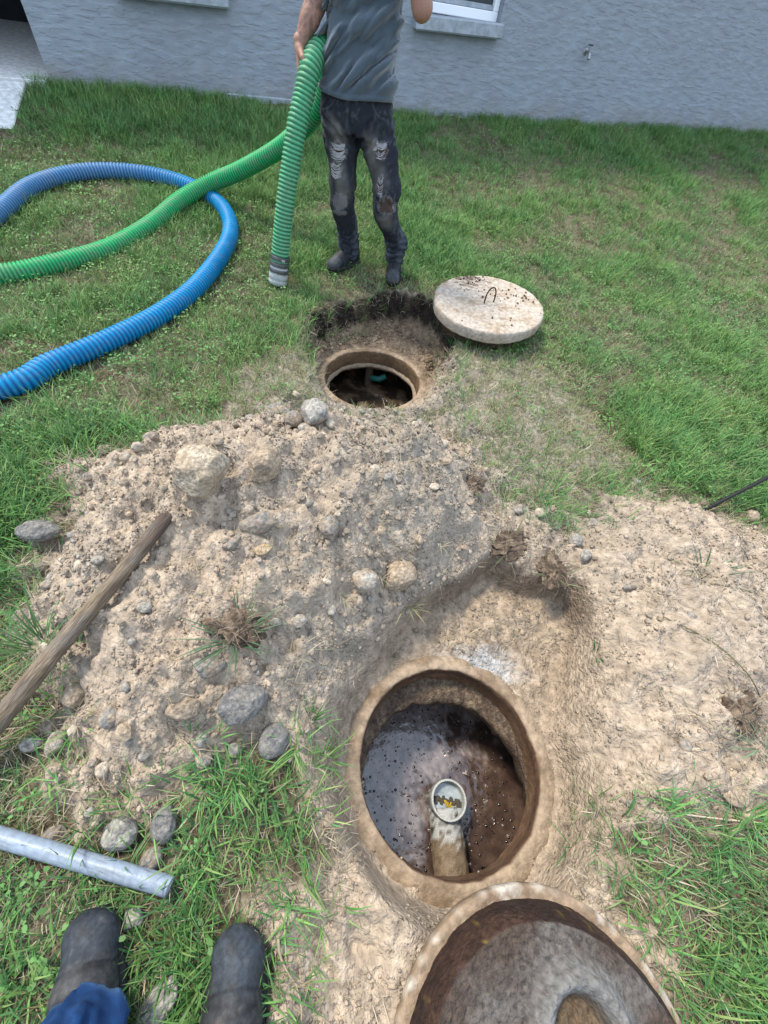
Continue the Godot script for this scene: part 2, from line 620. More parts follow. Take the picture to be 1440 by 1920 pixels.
func ground_color(x: float, z: float, y: float) -> Color:
	var nb := n_big.get_noise_2d(x + 9.0, z)
	var nm := n_mid.get_noise_3d(x, y * 1.5, z + 5.0)
	var nf := n_fine.get_noise_3d(x + 3.0, y * 1.5, z)
	var soil := Color(0.15, 0.115, 0.07)
	soil = soil.lerp(Color(0.22, 0.185, 0.12), clampf(nm * 1.5 + 0.4, 0.0, 1.0))
	soil = soil.lerp(Color(0.07, 0.075, 0.035), clampf(nb * 1.5 + 0.35, 0.0, 1.0) * 0.6)
	if x < -1.8 or x > 2.4 or z < -3.5 or z > 1.1:
		return soil
	soil = soil.lerp(Color(0.36, 0.315, 0.25) * (1.0 + 0.5 * nm), smooth((field("dusty", x, z) + 0.08) / 0.15) * 0.85)
	var b := bare_share(x, z)
	var sand := Color(0.515, 0.41, 0.305)
	sand = sand.lerp(Color(0.475, 0.385, 0.295), clampf(nb * 1.6 + 0.5, 0.0, 1.0))
	sand = sand.lerp(Color(0.575, 0.465, 0.345), clampf(nm * 1.3, 0.0, 1.0))
	sand = sand.lerp(Color(0.32, 0.25, 0.185), clampf(-nm * 1.3 - 0.1, 0.0, 1.0) * 0.6)
	var grey := Color(0.43, 0.37, 0.295).lerp(Color(0.31, 0.262, 0.205), clampf(nm * 1.5 + 0.3, 0.0, 1.0))
	# greyer dust on the far and right flank of the pile and between the two holes
	var g := smooth((field("dusty", x, z) + 0.12 + nb * 0.15) / 0.22)
	g = maxf(g, bump_at(x, z, 0.12, -1.0, 0.34, 0.3) * 0.9)
	g = maxf(g, bump_at(x, z, -0.1, -0.42, 0.2, 0.16) * 0.8)
	var c := sand.lerp(grey, clampf(g + nb * 0.25, 0.0, 1.0))
	var k1 := pit1_share(x, z)
	if k1 > 0.0:
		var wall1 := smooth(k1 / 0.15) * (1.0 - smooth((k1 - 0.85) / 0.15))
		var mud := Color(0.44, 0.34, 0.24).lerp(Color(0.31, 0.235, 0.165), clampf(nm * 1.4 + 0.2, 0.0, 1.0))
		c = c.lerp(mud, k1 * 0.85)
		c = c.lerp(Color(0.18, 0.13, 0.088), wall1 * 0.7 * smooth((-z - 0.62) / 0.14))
		# spilt cement dust beside the ring
		c = c.lerp(Color(0.50, 0.50, 0.49), clampf(bump_at(x, z, 0.47, -0.545, 0.13, 0.07) * 1.5 + nf * 0.6 - 0.35, 0.0, 1.0) * 0.85)
	var k2 := pit2_share(x, z)
	var d2 := field("pit2", x, z)
	if d2 > -0.06:
		var tan2 := Color(0.37, 0.27, 0.18).lerp(Color(0.24, 0.17, 0.11), clampf(nm * 1.5 + 0.3, 0.0, 1.0))
		c = c.lerp(tan2, k2)
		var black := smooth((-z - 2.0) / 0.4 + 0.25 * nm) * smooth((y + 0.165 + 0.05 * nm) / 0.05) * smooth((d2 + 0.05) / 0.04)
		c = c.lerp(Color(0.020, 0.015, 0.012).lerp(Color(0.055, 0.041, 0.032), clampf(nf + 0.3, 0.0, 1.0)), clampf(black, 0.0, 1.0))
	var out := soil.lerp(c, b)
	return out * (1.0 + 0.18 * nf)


func ground() -> void:
	xs = lines(-60.0, -1.45, 1.95, 60.0, 0.0095)
	zs = lines(-70.0, -2.98, 0.62, 40.0, 0.0095)
	var s := Shape.new()
	var nx := xs.size()
	var nz := zs.size()
	for b in nz:
		for a in nx:
			var y := surface_height(xs[a], zs[b])
			s.tint = ground_color(xs[a], zs[b], y)
			s.add(Vector3(xs[a], y, zs[b]))
	for b in nz - 1:
		for a in nx - 1:
			var mx := (xs[a] + xs[a + 1]) * 0.5
			var mz := (zs[b] + zs[b + 1]) * 0.5
			if Vector2(mx - RIM1.x, mz - RIM1.z).length() < 0.312 or Vector2(mx - RIM2.x, mz - RIM2.z).length() < 0.312:
				continue
			var k := b * nx + a
			s.quad(k, k + nx, k + nx + 1, k + 1)
	tag(put("ground", s.commit(), mats.dirt), "", "", "", "structure")


func house() -> void:
	var h := thing("house", "blue grey stucco house wall with windows behind the worker", "house", Vector3(0, 0, -WALL_AT))
	h.rotation.y = deg_to_rad(WALL_TURN)
	var top := 2.75
	var holes := [[-3.24, -2.40, 1.03], [-0.62, 0.27, 1.09]]
	var w := Shape.new()
	var wall := func(x0: float, x1: float, y0: float, y1: float) -> void:
		w.box(Vector3((x0 + x1) * 0.5, (y0 + y1) * 0.5, -0.12), Vector3(x1 - x0, y1 - y0, 0.24))
	var x := -4.0
	for o in holes:
		wall.call(x, o[0], -0.5, top)
		wall.call(o[0], o[1], -0.5, o[2])
		wall.call(o[0], o[1], 2.15, top)
		x = o[1]
	wall.call(x, 13.0, -0.5, top)
	put("wall", w.commit(false), mats.stucco, h)
	# the trowelled coat, a touch uneven, splashed near the ground
	var coat := Shape.new()
	var panel := func(x0: float, x1: float, y0: float, y1: float) -> void:
		var na := maxi(1, int((x1 - x0) / 0.07))
		var nb := maxi(1, int((y1 - y0) / 0.06))
		var first := coat.v.size()
		for b in nb + 1:
			for a in na + 1:
				var px := lerpf(x0, x1, float(a) / na)
				var py := lerpf(y0, y1, float(b) / nb)
				var n := n_big.get_noise_2d(px * 0.7, py * 1.1 + 30.0)
				var m := n_mid.get_noise_2d(px * 0.35, py * 0.6)
				var c := Color(1, 1, 1) * (1.0 + 0.10 * n + 0.06 * m)
				c = c.lerp(Color(1.12, 1.12, 1.10), clampf(n * 1.6 - 0.35, 0.0, 0.6))
				var g := 0.36 + 0.025 * clampf(px + 1.0, 0.0, 6.0)
				var splash := clampf(1.15 - (py - g) / (0.17 + 0.16 * n_mid.get_noise_2d(px * 0.8, 3.0)), 0.0, 1.0)
				c = c.lerp(Color(0.80, 0.70, 0.56), splash * clampf(0.42 + m * 1.2, 0.0, 0.75))
				coat.tint = c
				coat.add(Vector3(px, py, 0.005 + 0.0025 * n_mid.get_noise_2d(px, py * 1.8)))
		for b in nb:
			for a in na:
				var k := first + b * (na + 1) + a
				coat.quad(k, k + 1, k + na + 2, k + na + 1)
	x = -4.0
	for o in holes:
		panel.call(x, o[0], 0.1, top)
		panel.call(o[0], o[1], 0.1, o[2])
		panel.call(o[0], o[1], 2.15, top)
		x = o[1]
	panel.call(x, 13.0, 0.1, top)
	put("stucco_coat", coat.commit(), mats.stucco, h)
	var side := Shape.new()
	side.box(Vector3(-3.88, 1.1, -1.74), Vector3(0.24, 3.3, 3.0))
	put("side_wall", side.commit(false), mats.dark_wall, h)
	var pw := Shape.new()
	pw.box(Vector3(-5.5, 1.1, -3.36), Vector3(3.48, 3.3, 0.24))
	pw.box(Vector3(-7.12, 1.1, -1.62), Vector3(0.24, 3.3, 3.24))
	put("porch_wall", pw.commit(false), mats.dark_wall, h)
	var beam := Shape.new()
	beam.box(Vector3(-5.5, 2.5, -0.12), Vector3(3.0, 0.5, 0.24))
	put("porch_beam", beam.commit(false), mats.stucco, h)
	var roof := Shape.new()
	roof.box(Vector3(3.0, 2.83, -2.9), Vector3(20.6, 0.14, 5.9), 0.02)
	put("roof", roof.commit(false), mats.trim, h)
	var base := Shape.new()
	base.box(Vector3(-1.95, 0.17, 0.012), Vector3(1.1, 0.46, 0.03), 0.008)
	put("foundation", base.commit(false), mats.trim, h)
	for k in holes.size():
		var o: Array = holes[k]
		var cx: float = (o[0] + o[1]) * 0.5
		var wd: float = o[1] - o[0]
		var y0: float = o[2]
		var sill := Shape.new()
		sill.box(Vector3(cx - 0.012, y0 - 0.05, 0.0), Vector3(wd + 0.05, 0.105, 0.20), 0.012, Basis(Vector3(0, 0, 1), 0.022))
		var so := put("sill", sill.commit(false), mats.trim, h)
		var wn := Shape.new()
		var fz := -0.10
		wn.box(Vector3(cx, y0 + 0.04, fz), Vector3(wd - 0.004, 0.07, 0.06), 0.006)
		wn.box(Vector3(cx, 2.12, fz), Vector3(wd - 0.004, 0.056, 0.06), 0.006)
		for sx in [-1.0, 1.0]:
			wn.box(Vector3(cx + sx * (wd * 0.5 - 0.03), (y0 + 0.075 + 2.092) * 0.5, fz), Vector3(0.056, 2.092 - y0 - 0.075, 0.06), 0.006)
		wn.box(Vector3(cx, (y0 + 2.15) * 0.5 + 0.05, fz - 0.008), Vector3(wd - 0.12, 0.04, 0.04), 0.004)
		var wo := put("window", wn.commit(false), mats.frame_white, h)
		var sash := Shape.new()
		sash.box(Vector3(cx, y0 + 0.095, fz - 0.012), Vector3(wd - 0.12, 0.036, 0.03), 0.004)
		put("sash", sash.commit(false), mats.trim, wo)
		var mun := Shape.new()
		mun.box(Vector3(cx, (y0 + 0.115 + 2.09) * 0.5, fz - 0.016), Vector3(0.014, 2.09 - y0 - 0.12, 0.012))
		put("muntin", mun.commit(false), mats.frame_white, wo)
		var pane := Shape.new()
		pane.box(Vector3(cx, (y0 + 2.12) * 0.5, fz - 0.03), Vector3(wd - 0.06, 2.05 - y0, 0.006))
		put("pane", pane.commit(false), mats.pane, wo)
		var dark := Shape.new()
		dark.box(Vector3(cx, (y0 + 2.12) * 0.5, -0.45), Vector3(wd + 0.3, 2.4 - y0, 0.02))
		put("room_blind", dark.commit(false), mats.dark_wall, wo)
	# porch slab with its pale outer edge
	var c := cos(deg_to_rad(WALL_TURN))
	var sn := sin(deg_to_rad(WALL_TURN))
	var slab := Shape.new()
	slab.box(Vector3(-6.0, 0.2, -1.56), Vector3(3.96, 0.36, 3.32), 0.004)
	slab.box(Vector3(-6.12, 0.125, 0.53), Vector3(3.9, 0.36, 0.86), 0.006, Basis(Vector3(1, 0, 0), 0.15))
	var so2 := put("porch_floor", slab.commit(false), mats.slab)
	so2.position = Vector3(0, 0, -WALL_AT)
	so2.rotation.y = deg_to_rad(WALL_TURN)
	tag(so2, "", "", "", "structure")
	# brown cord lying on the slab
	var to_world := func(p: Vector3) -> Vector3:
		return Vector3(p.x * c + p.z * sn, p.y, -p.x * sn + p.z * c - WALL_AT)
	var cp := []
	for p in [Vector3(-5.9, 0.395, -0.75), Vector3(-5.4, 0.395, -0.62), Vector3(-5.0, 0.395, -0.7), Vector3(-4.75, 0.395, -0.5), Vector3(-4.6, 0.395, -0.38), Vector3(-4.5, 0.395, -0.42)]:
		cp.append(to_world.call(p))
	var cord := Shape.new()
	cord.tint = Color(0.05, 0.025, 0.02)
	cord.tube(spline(cp, 0.03), func(_k, _a): return 0.022, 8)
	tag(put("cord", cord.commit(), mats.plain), "dark brown cord lying on the pale porch slab at the left edge", "cord")
	# hose bib on the wall
	var tap := thing("outdoor_faucet", "small metal outdoor faucet sticking out of the stucco wall right of the window", "faucet", to_world.call(Vector3(1.39, 1.0, 0.0)))
	tap.rotation.y = deg_to_rad(WALL_TURN)
	var fl := Shape.new()
	var turn := Basis(Vector3(1, 0, 0), PI / 2)
	fl.tint = Color(1, 1, 1)
	fl.tube(PackedVector3Array([Vector3(0, 0, 0.0), Vector3(0, 0, 0.008)]), func(_k, _a): return 0.03, 16)
	put("flange", fl.commit(), mats.metal, tap)
	var sp := Shape.new()
	sp.tube(spline([Vector3(0, 0, 0.008), Vector3(0, 0.004, 0.05), Vector3(0, -0.01, 0.085), Vector3(0, -0.05, 0.1)], 0.008), func(k, _a): return 0.013 if k < 9 else 0.016, 12)
	put("spout", sp.commit(), mats.metal, tap)
	var st := Shape.new()
	st.tube(PackedVector3Array([Vector3(0, 0, 0.055), Vector3(0, 0.05, 0.06)]), func(_k, _a): return 0.008, 10)
	var sto := put("stem", st.commit(), mats.metal, tap)
	var hd := Shape.new()
	hd.tint = Color(0.05, 0.06, 0.06)
	for k in 5:
		var a := TAU * k / 5.0
		hd.box(Vector3(cos(a) * 0.016, 0.055, 0.06 + sin(a) * 0.016), Vector3(0.026, 0.01, 0.012), 0.002, Basis(Vector3.UP, -a))
	put("handle", hd.commit(false), mats.plain, tap)

# ---------------------------------------------------------------- the two access holes, tee, sludge, lids

func opening(c: Vector3, label: String, near: bool) -> Node3D:
	var o := thing("tank_opening", label, "tank opening", c, "septic tank access openings")
	var seed_ := c * 3.0
	var wob := func(q: Vector3) -> Vector3:
		var e := n_mid.get_noise_3d(q.x * 1.2 + seed_.x, q.y * 2.0, q.z * 1.2 + seed_.z)
		var f := n_fine.get_noise_3d(q.x + seed_.x, q.y, q.z + seed_.z)
		return q + Vector3(q.x, 0, q.z).normalized() * (e * 0.005 + f * 0.0025) + Vector3(0, f * 0.004 + e * 0.005, 0)
	var earth := Color(0.37, 0.28, 0.195)
	var brown := Color(0.14, 0.075, 0.042)
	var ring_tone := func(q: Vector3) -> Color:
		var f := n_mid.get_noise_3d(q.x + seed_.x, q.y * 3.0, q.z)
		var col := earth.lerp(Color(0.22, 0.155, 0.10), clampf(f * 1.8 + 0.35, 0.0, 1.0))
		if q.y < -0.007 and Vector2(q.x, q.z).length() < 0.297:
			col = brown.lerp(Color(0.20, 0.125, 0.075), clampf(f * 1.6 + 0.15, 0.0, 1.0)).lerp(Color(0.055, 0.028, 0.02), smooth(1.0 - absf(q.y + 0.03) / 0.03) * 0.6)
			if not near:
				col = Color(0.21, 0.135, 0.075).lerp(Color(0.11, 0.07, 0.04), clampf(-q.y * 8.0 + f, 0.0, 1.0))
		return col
	var s := Shape.new()
	var rim_profile := [Vector2(0.375, -0.05), Vector2(0.352, -0.02), Vector2(0.335, -0.008), Vector2(0.318, -0.003), Vector2(0.303, 0.0), Vector2(0.293, -0.003), Vector2(0.288, -0.01), Vector2(0.2865, -0.03), Vector2(0.285, -0.06), Vector2(0.283, -0.095)]
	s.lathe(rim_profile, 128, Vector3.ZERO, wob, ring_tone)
	put("rim", s.commit(), mats.concrete, o)
	if near:
		var led := Shape.new()
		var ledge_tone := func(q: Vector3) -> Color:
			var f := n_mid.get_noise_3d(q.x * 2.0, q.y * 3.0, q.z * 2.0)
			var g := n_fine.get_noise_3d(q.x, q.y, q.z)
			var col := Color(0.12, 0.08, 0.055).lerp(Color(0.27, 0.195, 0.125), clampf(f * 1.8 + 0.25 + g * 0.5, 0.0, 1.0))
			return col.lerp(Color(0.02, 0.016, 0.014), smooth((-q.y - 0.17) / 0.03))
		var led_wob := func(q: Vector3) -> Vector3:
			var f := n_mid.get_noise_3d(q.x * 1.5, q.y * 2.0 + 4.0, q.z * 1.5)
			var g := n_fine.get_noise_3d(q.x, q.y, q.z)
			var sh := smooth((-0.098 - q.y) / 0.022)
			return q + Vector3(q.x, 0, q.z).normalized() * (f * 0.016 + g * 0.006) + Vector3(0.012, 0, 0.078) * sh + Vector3(0, f * 0.012, 0)
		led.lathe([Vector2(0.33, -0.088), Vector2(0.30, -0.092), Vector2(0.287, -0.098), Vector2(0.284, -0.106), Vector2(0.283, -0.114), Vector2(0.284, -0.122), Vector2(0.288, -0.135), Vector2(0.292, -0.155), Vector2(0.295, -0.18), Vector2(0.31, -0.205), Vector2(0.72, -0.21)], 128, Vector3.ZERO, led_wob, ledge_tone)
		put("ledge", led.commit(), mats.wet_concrete, o)
	else:
		var lip := Shape.new()
		lip.tint = Color(0.32, 0.25, 0.17)
		lip.lathe([Vector2(0.283, -0.09), Vector2(0.274, -0.098), Vector2(0.268, -0.104), Vector2(0.272, -0.115), Vector2(0.3, -0.14), Vector2(0.62, -0.15)], 128, Vector3.ZERO, wob)
		put("lip", lip.commit(), mats.concrete, o)
	var tank := Shape.new()
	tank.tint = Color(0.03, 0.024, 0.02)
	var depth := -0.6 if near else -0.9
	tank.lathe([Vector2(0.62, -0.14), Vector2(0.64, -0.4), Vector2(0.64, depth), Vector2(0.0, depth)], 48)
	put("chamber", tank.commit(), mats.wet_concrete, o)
	return o


func tank_openings() -> void:
	opening(RIM1, "nearer round concrete tank opening with white pipe tee standing inside it", true)
	opening(RIM2, "farther round concrete tank opening, dark inside, dug below black topsoil", false)
	# sludge surfaces
	var s := Shape.new()
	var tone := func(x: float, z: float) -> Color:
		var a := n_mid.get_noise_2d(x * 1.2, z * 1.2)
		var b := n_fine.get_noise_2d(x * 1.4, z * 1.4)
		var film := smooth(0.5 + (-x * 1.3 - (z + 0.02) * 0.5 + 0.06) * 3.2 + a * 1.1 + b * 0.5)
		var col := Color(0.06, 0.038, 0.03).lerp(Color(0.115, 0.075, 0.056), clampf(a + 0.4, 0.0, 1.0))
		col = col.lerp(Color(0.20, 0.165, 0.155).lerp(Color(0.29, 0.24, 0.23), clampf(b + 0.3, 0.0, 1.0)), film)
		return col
	var cells := 200
	var half := 0.6
	for b in cells + 1:
		for a in cells + 1:
			var x := -half + 2.0 * half * a / cells
			var z := -half + 2.0 * half * b / cells
			s.tint = tone.call(x, z)
			var clot := smooth((n_mid.get_noise_2d(x + 3.0, z) + 0.1 + x * 1.2) * 2.0)
			s.add(Vector3(x, n_mid.get_noise_2d(x, z) * 0.0007 + n_fine.get_noise_2d(x, z) * 0.0016 * clot + n_mid.get_noise_2d(x * 1.6, z * 1.6 + 9.0) * 0.0012, z))
	for b in cells:
		for a in cells:
			var k := b * (cells + 1) + a
			s.quad(k, k + cells + 1, k + cells + 2, k + 1)
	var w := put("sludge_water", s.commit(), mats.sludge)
	w.position = Vector3(RIM1.x, -0.60, RIM1.z)
	tag(w, "", "", "", "structure")
	# bubbles and dark specks on it
	var r := RandomNumberGenerator.new()
	r.seed = 77
	var bub := Shape.new()
	for k in 900:
		var a := r.randf() * TAU
		var d := sqrt(r.randf()) * 0.34
		var p := Vector3(cos(a) * d + 0.012, 0.0, sin(a) * d + 0.06)
		var rad := 0.0015 + 0.004 * pow(r.randf(), 3.0)
		bub.tint = Color(0.02, 0.015, 0.012) if r.randf() < 0.75 else Color(0.22, 0.185, 0.165)
		var first := bub.v.size()
		var sides := 8
		for e in 2:
			for q in sides:
				var t := TAU * q / sides
				bub.add(p + Vector3(cos(t) * rad * (1.0 - 0.4 * e), 0.001 + 0.0016 * e, sin(t) * rad * (1.0 - 0.4 * e)))
		var top := bub.add(p + Vector3(0, 0.003, 0))
		for q in sides:
			var q1 := (q + 1) % sides
			bub.quad(first + q, first + sides + q, first + sides + q1, first + q1)
			bub.tri(first + sides + q, top, first + sides + q1)
	for k in 90:
		var a := r.randf() * TAU
		var d := sqrt(r.randf()) * 0.33
		var p := Vector3(cos(a) * d + 0.012, 0.0012, sin(a) * d + 0.06)
		var rad := 0.004 + 0.012 * pow(r.randf(), 2.0)
		var pale := r.randf() < 0.45
		bub.tint = Color(0.36, 0.30, 0.27) if pale else Color(0.05, 0.034, 0.026)
		var cen := bub.add(p + Vector3(0, 0.002, 0))
		var ph := r.randf() * 6.0
		for q in 11:
			var t := TAU * q / 11.0
			var e := rad * (0.65 + 0.3 * sin(t * 3.0 + ph) + 0.25 * sin(t * 5.0 + ph * 2.0))
			bub.add(p + Vector3(cos(t) * e, 0, sin(t) * e * 0.75))
		for q in 11:
			bub.tri(cen, cen + 1 + (q + 1) % 11, cen + 1 + q)
	var bo := put("sludge_bubbles", bub.commit(), mats.sludge)
	bo.position = w.position
	tag(bo, "dark specks and bubbles floating on the sludge in the nearer opening", "bubbles", "", "stuff")
	var s2 := Shape.new()
	for b in 61:
		for a in 61:
			var x := -0.62 + 1.24 * a / 60.0
			var z := -0.62 + 1.24 * b / 60.0
			var f := n_mid.get_noise_2d(x * 0.8 + 7.0, z * 0.8)
			s2.tint = Color(0.04, 0.028, 0.02).lerp(Color(0.14, 0.095, 0.06), smooth(f * 2.2 + 0.2))
			s2.add(Vector3(x, 0.014 * smooth(f * 2.2 + 0.1), z))
	for b in 60:
		for a in 60:
			var k := b * 61 + a
			s2.quad(k, k + 61, k + 62, k + 1)
	var w2 := put("sludge_water", s2.commit(), mats.sludge)
	w2.position = Vector3(RIM2.x, -0.50, RIM2.z)
	tag(w2, "", "", "", "structure")
	# inlet pipe with a scrap of teal plastic down the far hole
	var ip := thing("inlet_pipe", "grey inlet pipe with a teal plastic collar deep inside the farther opening", "pipe", Vector3(-0.26, -0.62, -2.50))
	var i1 := Shape.new()
	i1.tint = Color(0.17, 0.13, 0.09)
	i1.tube(PackedVector3Array([Vector3(-0.02, 0.02, 0.0), Vector3(-0.02, 0.36, -0.02)]), func(_k, _a): return 0.028, 14)
	put("pipe", i1.commit(), mats.pvc, ip)
	var i2 := Shape.new()
	i2.tint = Color(0.025, 0.17, 0.145)
	i2.tube(PackedVector3Array([Vector3(0.0, 0.20, 0.03), Vector3(0.06, 0.215, 0.05), Vector3(0.1, 0.235, 0.03)]), func(_k, _a): return 0.02, 10)
	put("collar", i2.commit(), mats.pvc, ip)
	tee()


func tee() -> void:
	# open top of the tee, bodies below it, and the mud-caked pipe running towards the camera
	var at := Vector3(0.417, -0.46, -0.138)
	var o := thing("pipe_tee", "white plastic pipe tee with an open top standing in the sludge", "pipe tee", at)
	o.scale = Vector3.ONE * 0.96
	var white := Color(0.56, 0.56, 0.53)
	var body := Shape.new()
	var dirty := func(k: int, a: float) -> Color:
		var f := n_fine.get_noise_2d(cos(a) * 0.2 + 3.0, k * 0.05 + sin(a) * 0.2)
		return white.lerp(Color(0.06, 0.045, 0.03), clampf(f * 3.2 + 0.22 + k * 0.06, 0.0, 1.0))
	body.tube(PackedVector3Array([Vector3(0, -0.012, 0), Vector3(0, -0.03, 0), Vector3(0, -0.05, 0), Vector3(0, -0.054, 0), Vector3(0, -0.10, 0), Vector3(0, -0.19, 0)]), func(k, _a): return 0.0665 if k < 3 else 0.061, 40, false, dirty)
	put("body", body.commit(), mats.pvc, o)
	var hub := Shape.new()
	hub.tint = Color(0.60, 0.61, 0.58)
	hub.lathe([Vector2(0.057, -0.19), Vector2(0.057, -0.10), Vector2(0.0585, -0.02), Vector2(0.0585, 0.0), Vector2(0.060, 0.003), Vector2(0.065, 0.003), Vector2(0.0668, 0.0), Vector2(0.0668, -0.014)], 48)
	put("hub", hub.commit(), mats.pvc, o)
	# water standing in the tee with a divider strip and some yellow scum
	var pool := Shape.new()
	pool.tint = Color(0.33, 0.37, 0.37)
	pool.lathe([Vector2(0.0582, -0.034), Vector2(0.03, -0.0338), Vector2(0.0, -0.0338)], 32)
	put("pool", pool.commit(), mats.sludge, o)
	var bar := Shape.new()
	bar.tint = Color(0.085, 0.07, 0.045)
	for q in 14:
		var x := -0.05 + 0.1 * q / 13.0
		bar.box(Vector3(x, -0.031, 0.002 + 0.004 * sin(q * 2.1)), Vector3(0.011, 0.006 + 0.002 * sin(q * 3.3), 0.02 + 0.006 * sin(q * 1.7)), 0.002, Basis(Vector3.UP, 0.4 * sin(q * 2.9)))
	put("debris", bar.commit(), mats.pvc, o)
	var scum := Shape.new()
	scum.tint = Color(0.55, 0.36, 0.03)
	for q in 6:
		scum.box(Vector3(0.004 + 0.012 * sin(q * 2.4), -0.027, 0.012 + 0.006 * cos(q * 1.9)), Vector3(0.016, 0.004, 0.006), 0.0015, Basis(Vector3.UP, q * 1.1))
	put("scum", scum.commit(), mats.pvc, o)
	var br := Shape.new()
	var dir := Vector3(0.21, -0.05, 1.0).normalized()
	var path := PackedVector3Array()
	var r := 0.058
	for k in 44:
		path.append(Vector3(0, -0.078, 0.02) + dir * (0.012 * k))
	var rad := func(k: int, a: float) -> float:
		var caked := smooth((k - 7) / 2.0)
		return (0.0605 if k < 8 else r + 0.005) + caked * (0.004 * n_fine.get_noise_2d(k * 0.03, a * 0.06) + 0.003 * n_mid.get_noise_2d(k * 0.05, a * 0.1))
	var mud := func(k: int, a: float) -> Color:
		var f := n_fine.get_noise_2d(k * 0.04, a * 0.08)
		var caked := smooth((k - 6.5) / 2.5 + f * 1.5)
		var col := Color(0.32, 0.235, 0.15).lerp(Color(0.19, 0.135, 0.085), clampf(f * 2.0 + 0.3, 0.0, 1.0))
		return white.lerp(Color(0.05, 0.04, 0.03), clampf(f * 3.0 - 0.2, 0.0, 1.0)).lerp(col, caked)
	br.tube(path, rad, 40, true, mud)
	put("branch_pipe", br.commit(), mats.pvc, o)


func lids() -> void:
	# concrete lid lying on its plug in the grass, wire loop on top
	var nrm := Vector3(-0.032, 1.0, 0.042).normalized()
	var bs := Basis(Quaternion(Vector3.UP, nrm))
	var o := thing("concrete_lid", "pale round concrete lid with a bent wire loop, beside the farther opening", "concrete lid", Vector3(0.393, 0.155, -2.617))
	o.basis = bs
	var s := Shape.new()
	var tone := func(q: Vector3) -> Color:
		var a := n_mid.get_noise_2d(q.x * 0.9 + 1.0, q.z * 0.9)
		var f := n_fine.get_noise_2d(q.x + 2.0, q.z)
		var col := Color(0.50, 0.43, 0.35).lerp(Color(0.43, 0.345, 0.255), clampf(a * 1.8 + 0.25, 0.0, 1.0))
		col = col.lerp(Color(0.30, 0.21, 0.14), clampf(f * 1.8 + a - 0.45, 0.0, 1.0))
		var edge := Vector2(q.x + 0.14, q.z + 0.27).length()
		return col.lerp(Color(0.07, 0.05, 0.04), clampf(1.1 - edge * 8.0 + f * 1.5, 0.0, 0.85))
	var wob := func(q: Vector3) -> Vector3:
		var d := Vector2(q.x, q.z).length()
		return q + Vector3(q.x, 0, q.z) * (0.02 * n_mid.get_noise_3d(q.x, q.y * 4.0, q.z)) + Vector3(0, 0.003 * n_mid.get_noise_2d(q.x * 2.0, q.z * 2.0) + 0.0012 * n_fine.get_noise_2d(q.x * 2.0, q.z * 2.0), 0) * smooth(d / 0.02)
	var prof := [Vector2(0.29, -0.072), Vector2(0.325, -0.07), Vector2(0.333, -0.058), Vector2(0.335, -0.02), Vector2(0.333, -0.006)]
	for k in 24:
		prof.append(Vector2(0.327 * (1.0 - k / 23.0), 0.0))
	s.lathe(prof, 110, Vector3.ZERO, wob, tone)
	put("disc", s.commit(), mats.concrete, o)
	var plug := Shape.new()
	var tone2 := func(q: Vector3) -> Color:
		var f := n_mid.get_noise_3d(q.x, q.y, q.z)
		return Color(0.15, 0.105, 0.068).lerp(Color(0.075, 0.05, 0.035), clampf(f * 1.5 + 0.4, 0.0, 1.0))
	plug.lathe([Vector2(0.0, -0.15), Vector2(0.262, -0.15), Vector2(0.272, -0.142), Vector2(0.29, -0.061)], 80, Vector3.ZERO, wob, tone2)
	put("plug", plug.commit(), mats.wet_concrete, o)
	var wire := Shape.new()
	wire.tint = Color.WHITE
	wire.tube(spline([Vector3(-0.03, -0.01, 0.02), Vector3(-0.028, 0.045, 0.015), Vector3(-0.012, 0.078, 0.0), Vector3(0.012, 0.082, -0.01), Vector3(0.026, 0.055, -0.012), Vector3(0.028, 0.018, -0.01), Vector3(0.026, -0.01, -0.01)], 0.006), func(_k, _a): return 0.0042, 8)
	put("handle", wire.commit(), mats.rust, o)
	var crumbs_ := Shape.new()
	var r := RandomNumberGenerator.new()
	r.seed = 5
	for k in 130:
		var p := Vector3(r.randfn() * 0.07, 0.0, r.randfn() * 0.06)
		var pick := r.randf()
		if pick < 0.45:
			p += Vector3(-0.13, 0, -0.27)
		elif pick < 0.8:
			p += Vector3(0.08, 0, -0.1)
			p.x *= 1.8
		else:
			p = Vector3(r.randf_range(-0.28, 0.28), 0, r.randf_range(-0.28, 0.28))
		if Vector2(p.x, p.z).length() > 0.315:
			continue
		crumbs_.tint = Color(0.05, 0.036, 0.028).lerp(Color(0.28, 0.19, 0.12), r.randf() * (0.4 if pick < 0.45 else 1.0))
		var e := 0.002 + 0.005 * pow(r.randf(), 2.0)
		crumbs_.box(p + Vector3(0, e * 0.5, 0), Vector3(e * 2.0, e * 1.6, e * 1.7), e * 0.4, Basis(Vector3(r.randf(), 1, r.randf()).normalized(), r.randf() * 6.0))
	tag(put("soil_crumbs", crumbs_.commit(false), mats.dirt, o), "", "", "", "stuff")

	# the other lid, upside down: flange below, plug upwards with a cast hand hold
	var c := Vector3(0.531, 0.028, 0.357)
	var u := thing("concrete_lid", "brown upside down concrete lid with its plug facing up, beside the nearer opening", "concrete lid", c)
	var fl := Shape.new()
	var ftone := func(q: Vector3) -> Color:
		var a := n_mid.get_noise_2d(q.x + 4.0, q.z)
		var f := n_fine.get_noise_2d(q.x, q.z + 2.0)
		var col := Color(0.31, 0.225, 0.15).lerp(Color(0.20, 0.135, 0.09), clampf(a * 1.6 + 0.3, 0.0, 1.0))
		return col.lerp(Color(0.60, 0.55, 0.47), clampf(f * 1.5 + a * 1.5 + smooth((Vector2(q.x, q.z).length() - 0.318) / 0.008) * 0.8 - 0.55, 0.0, 0.8))
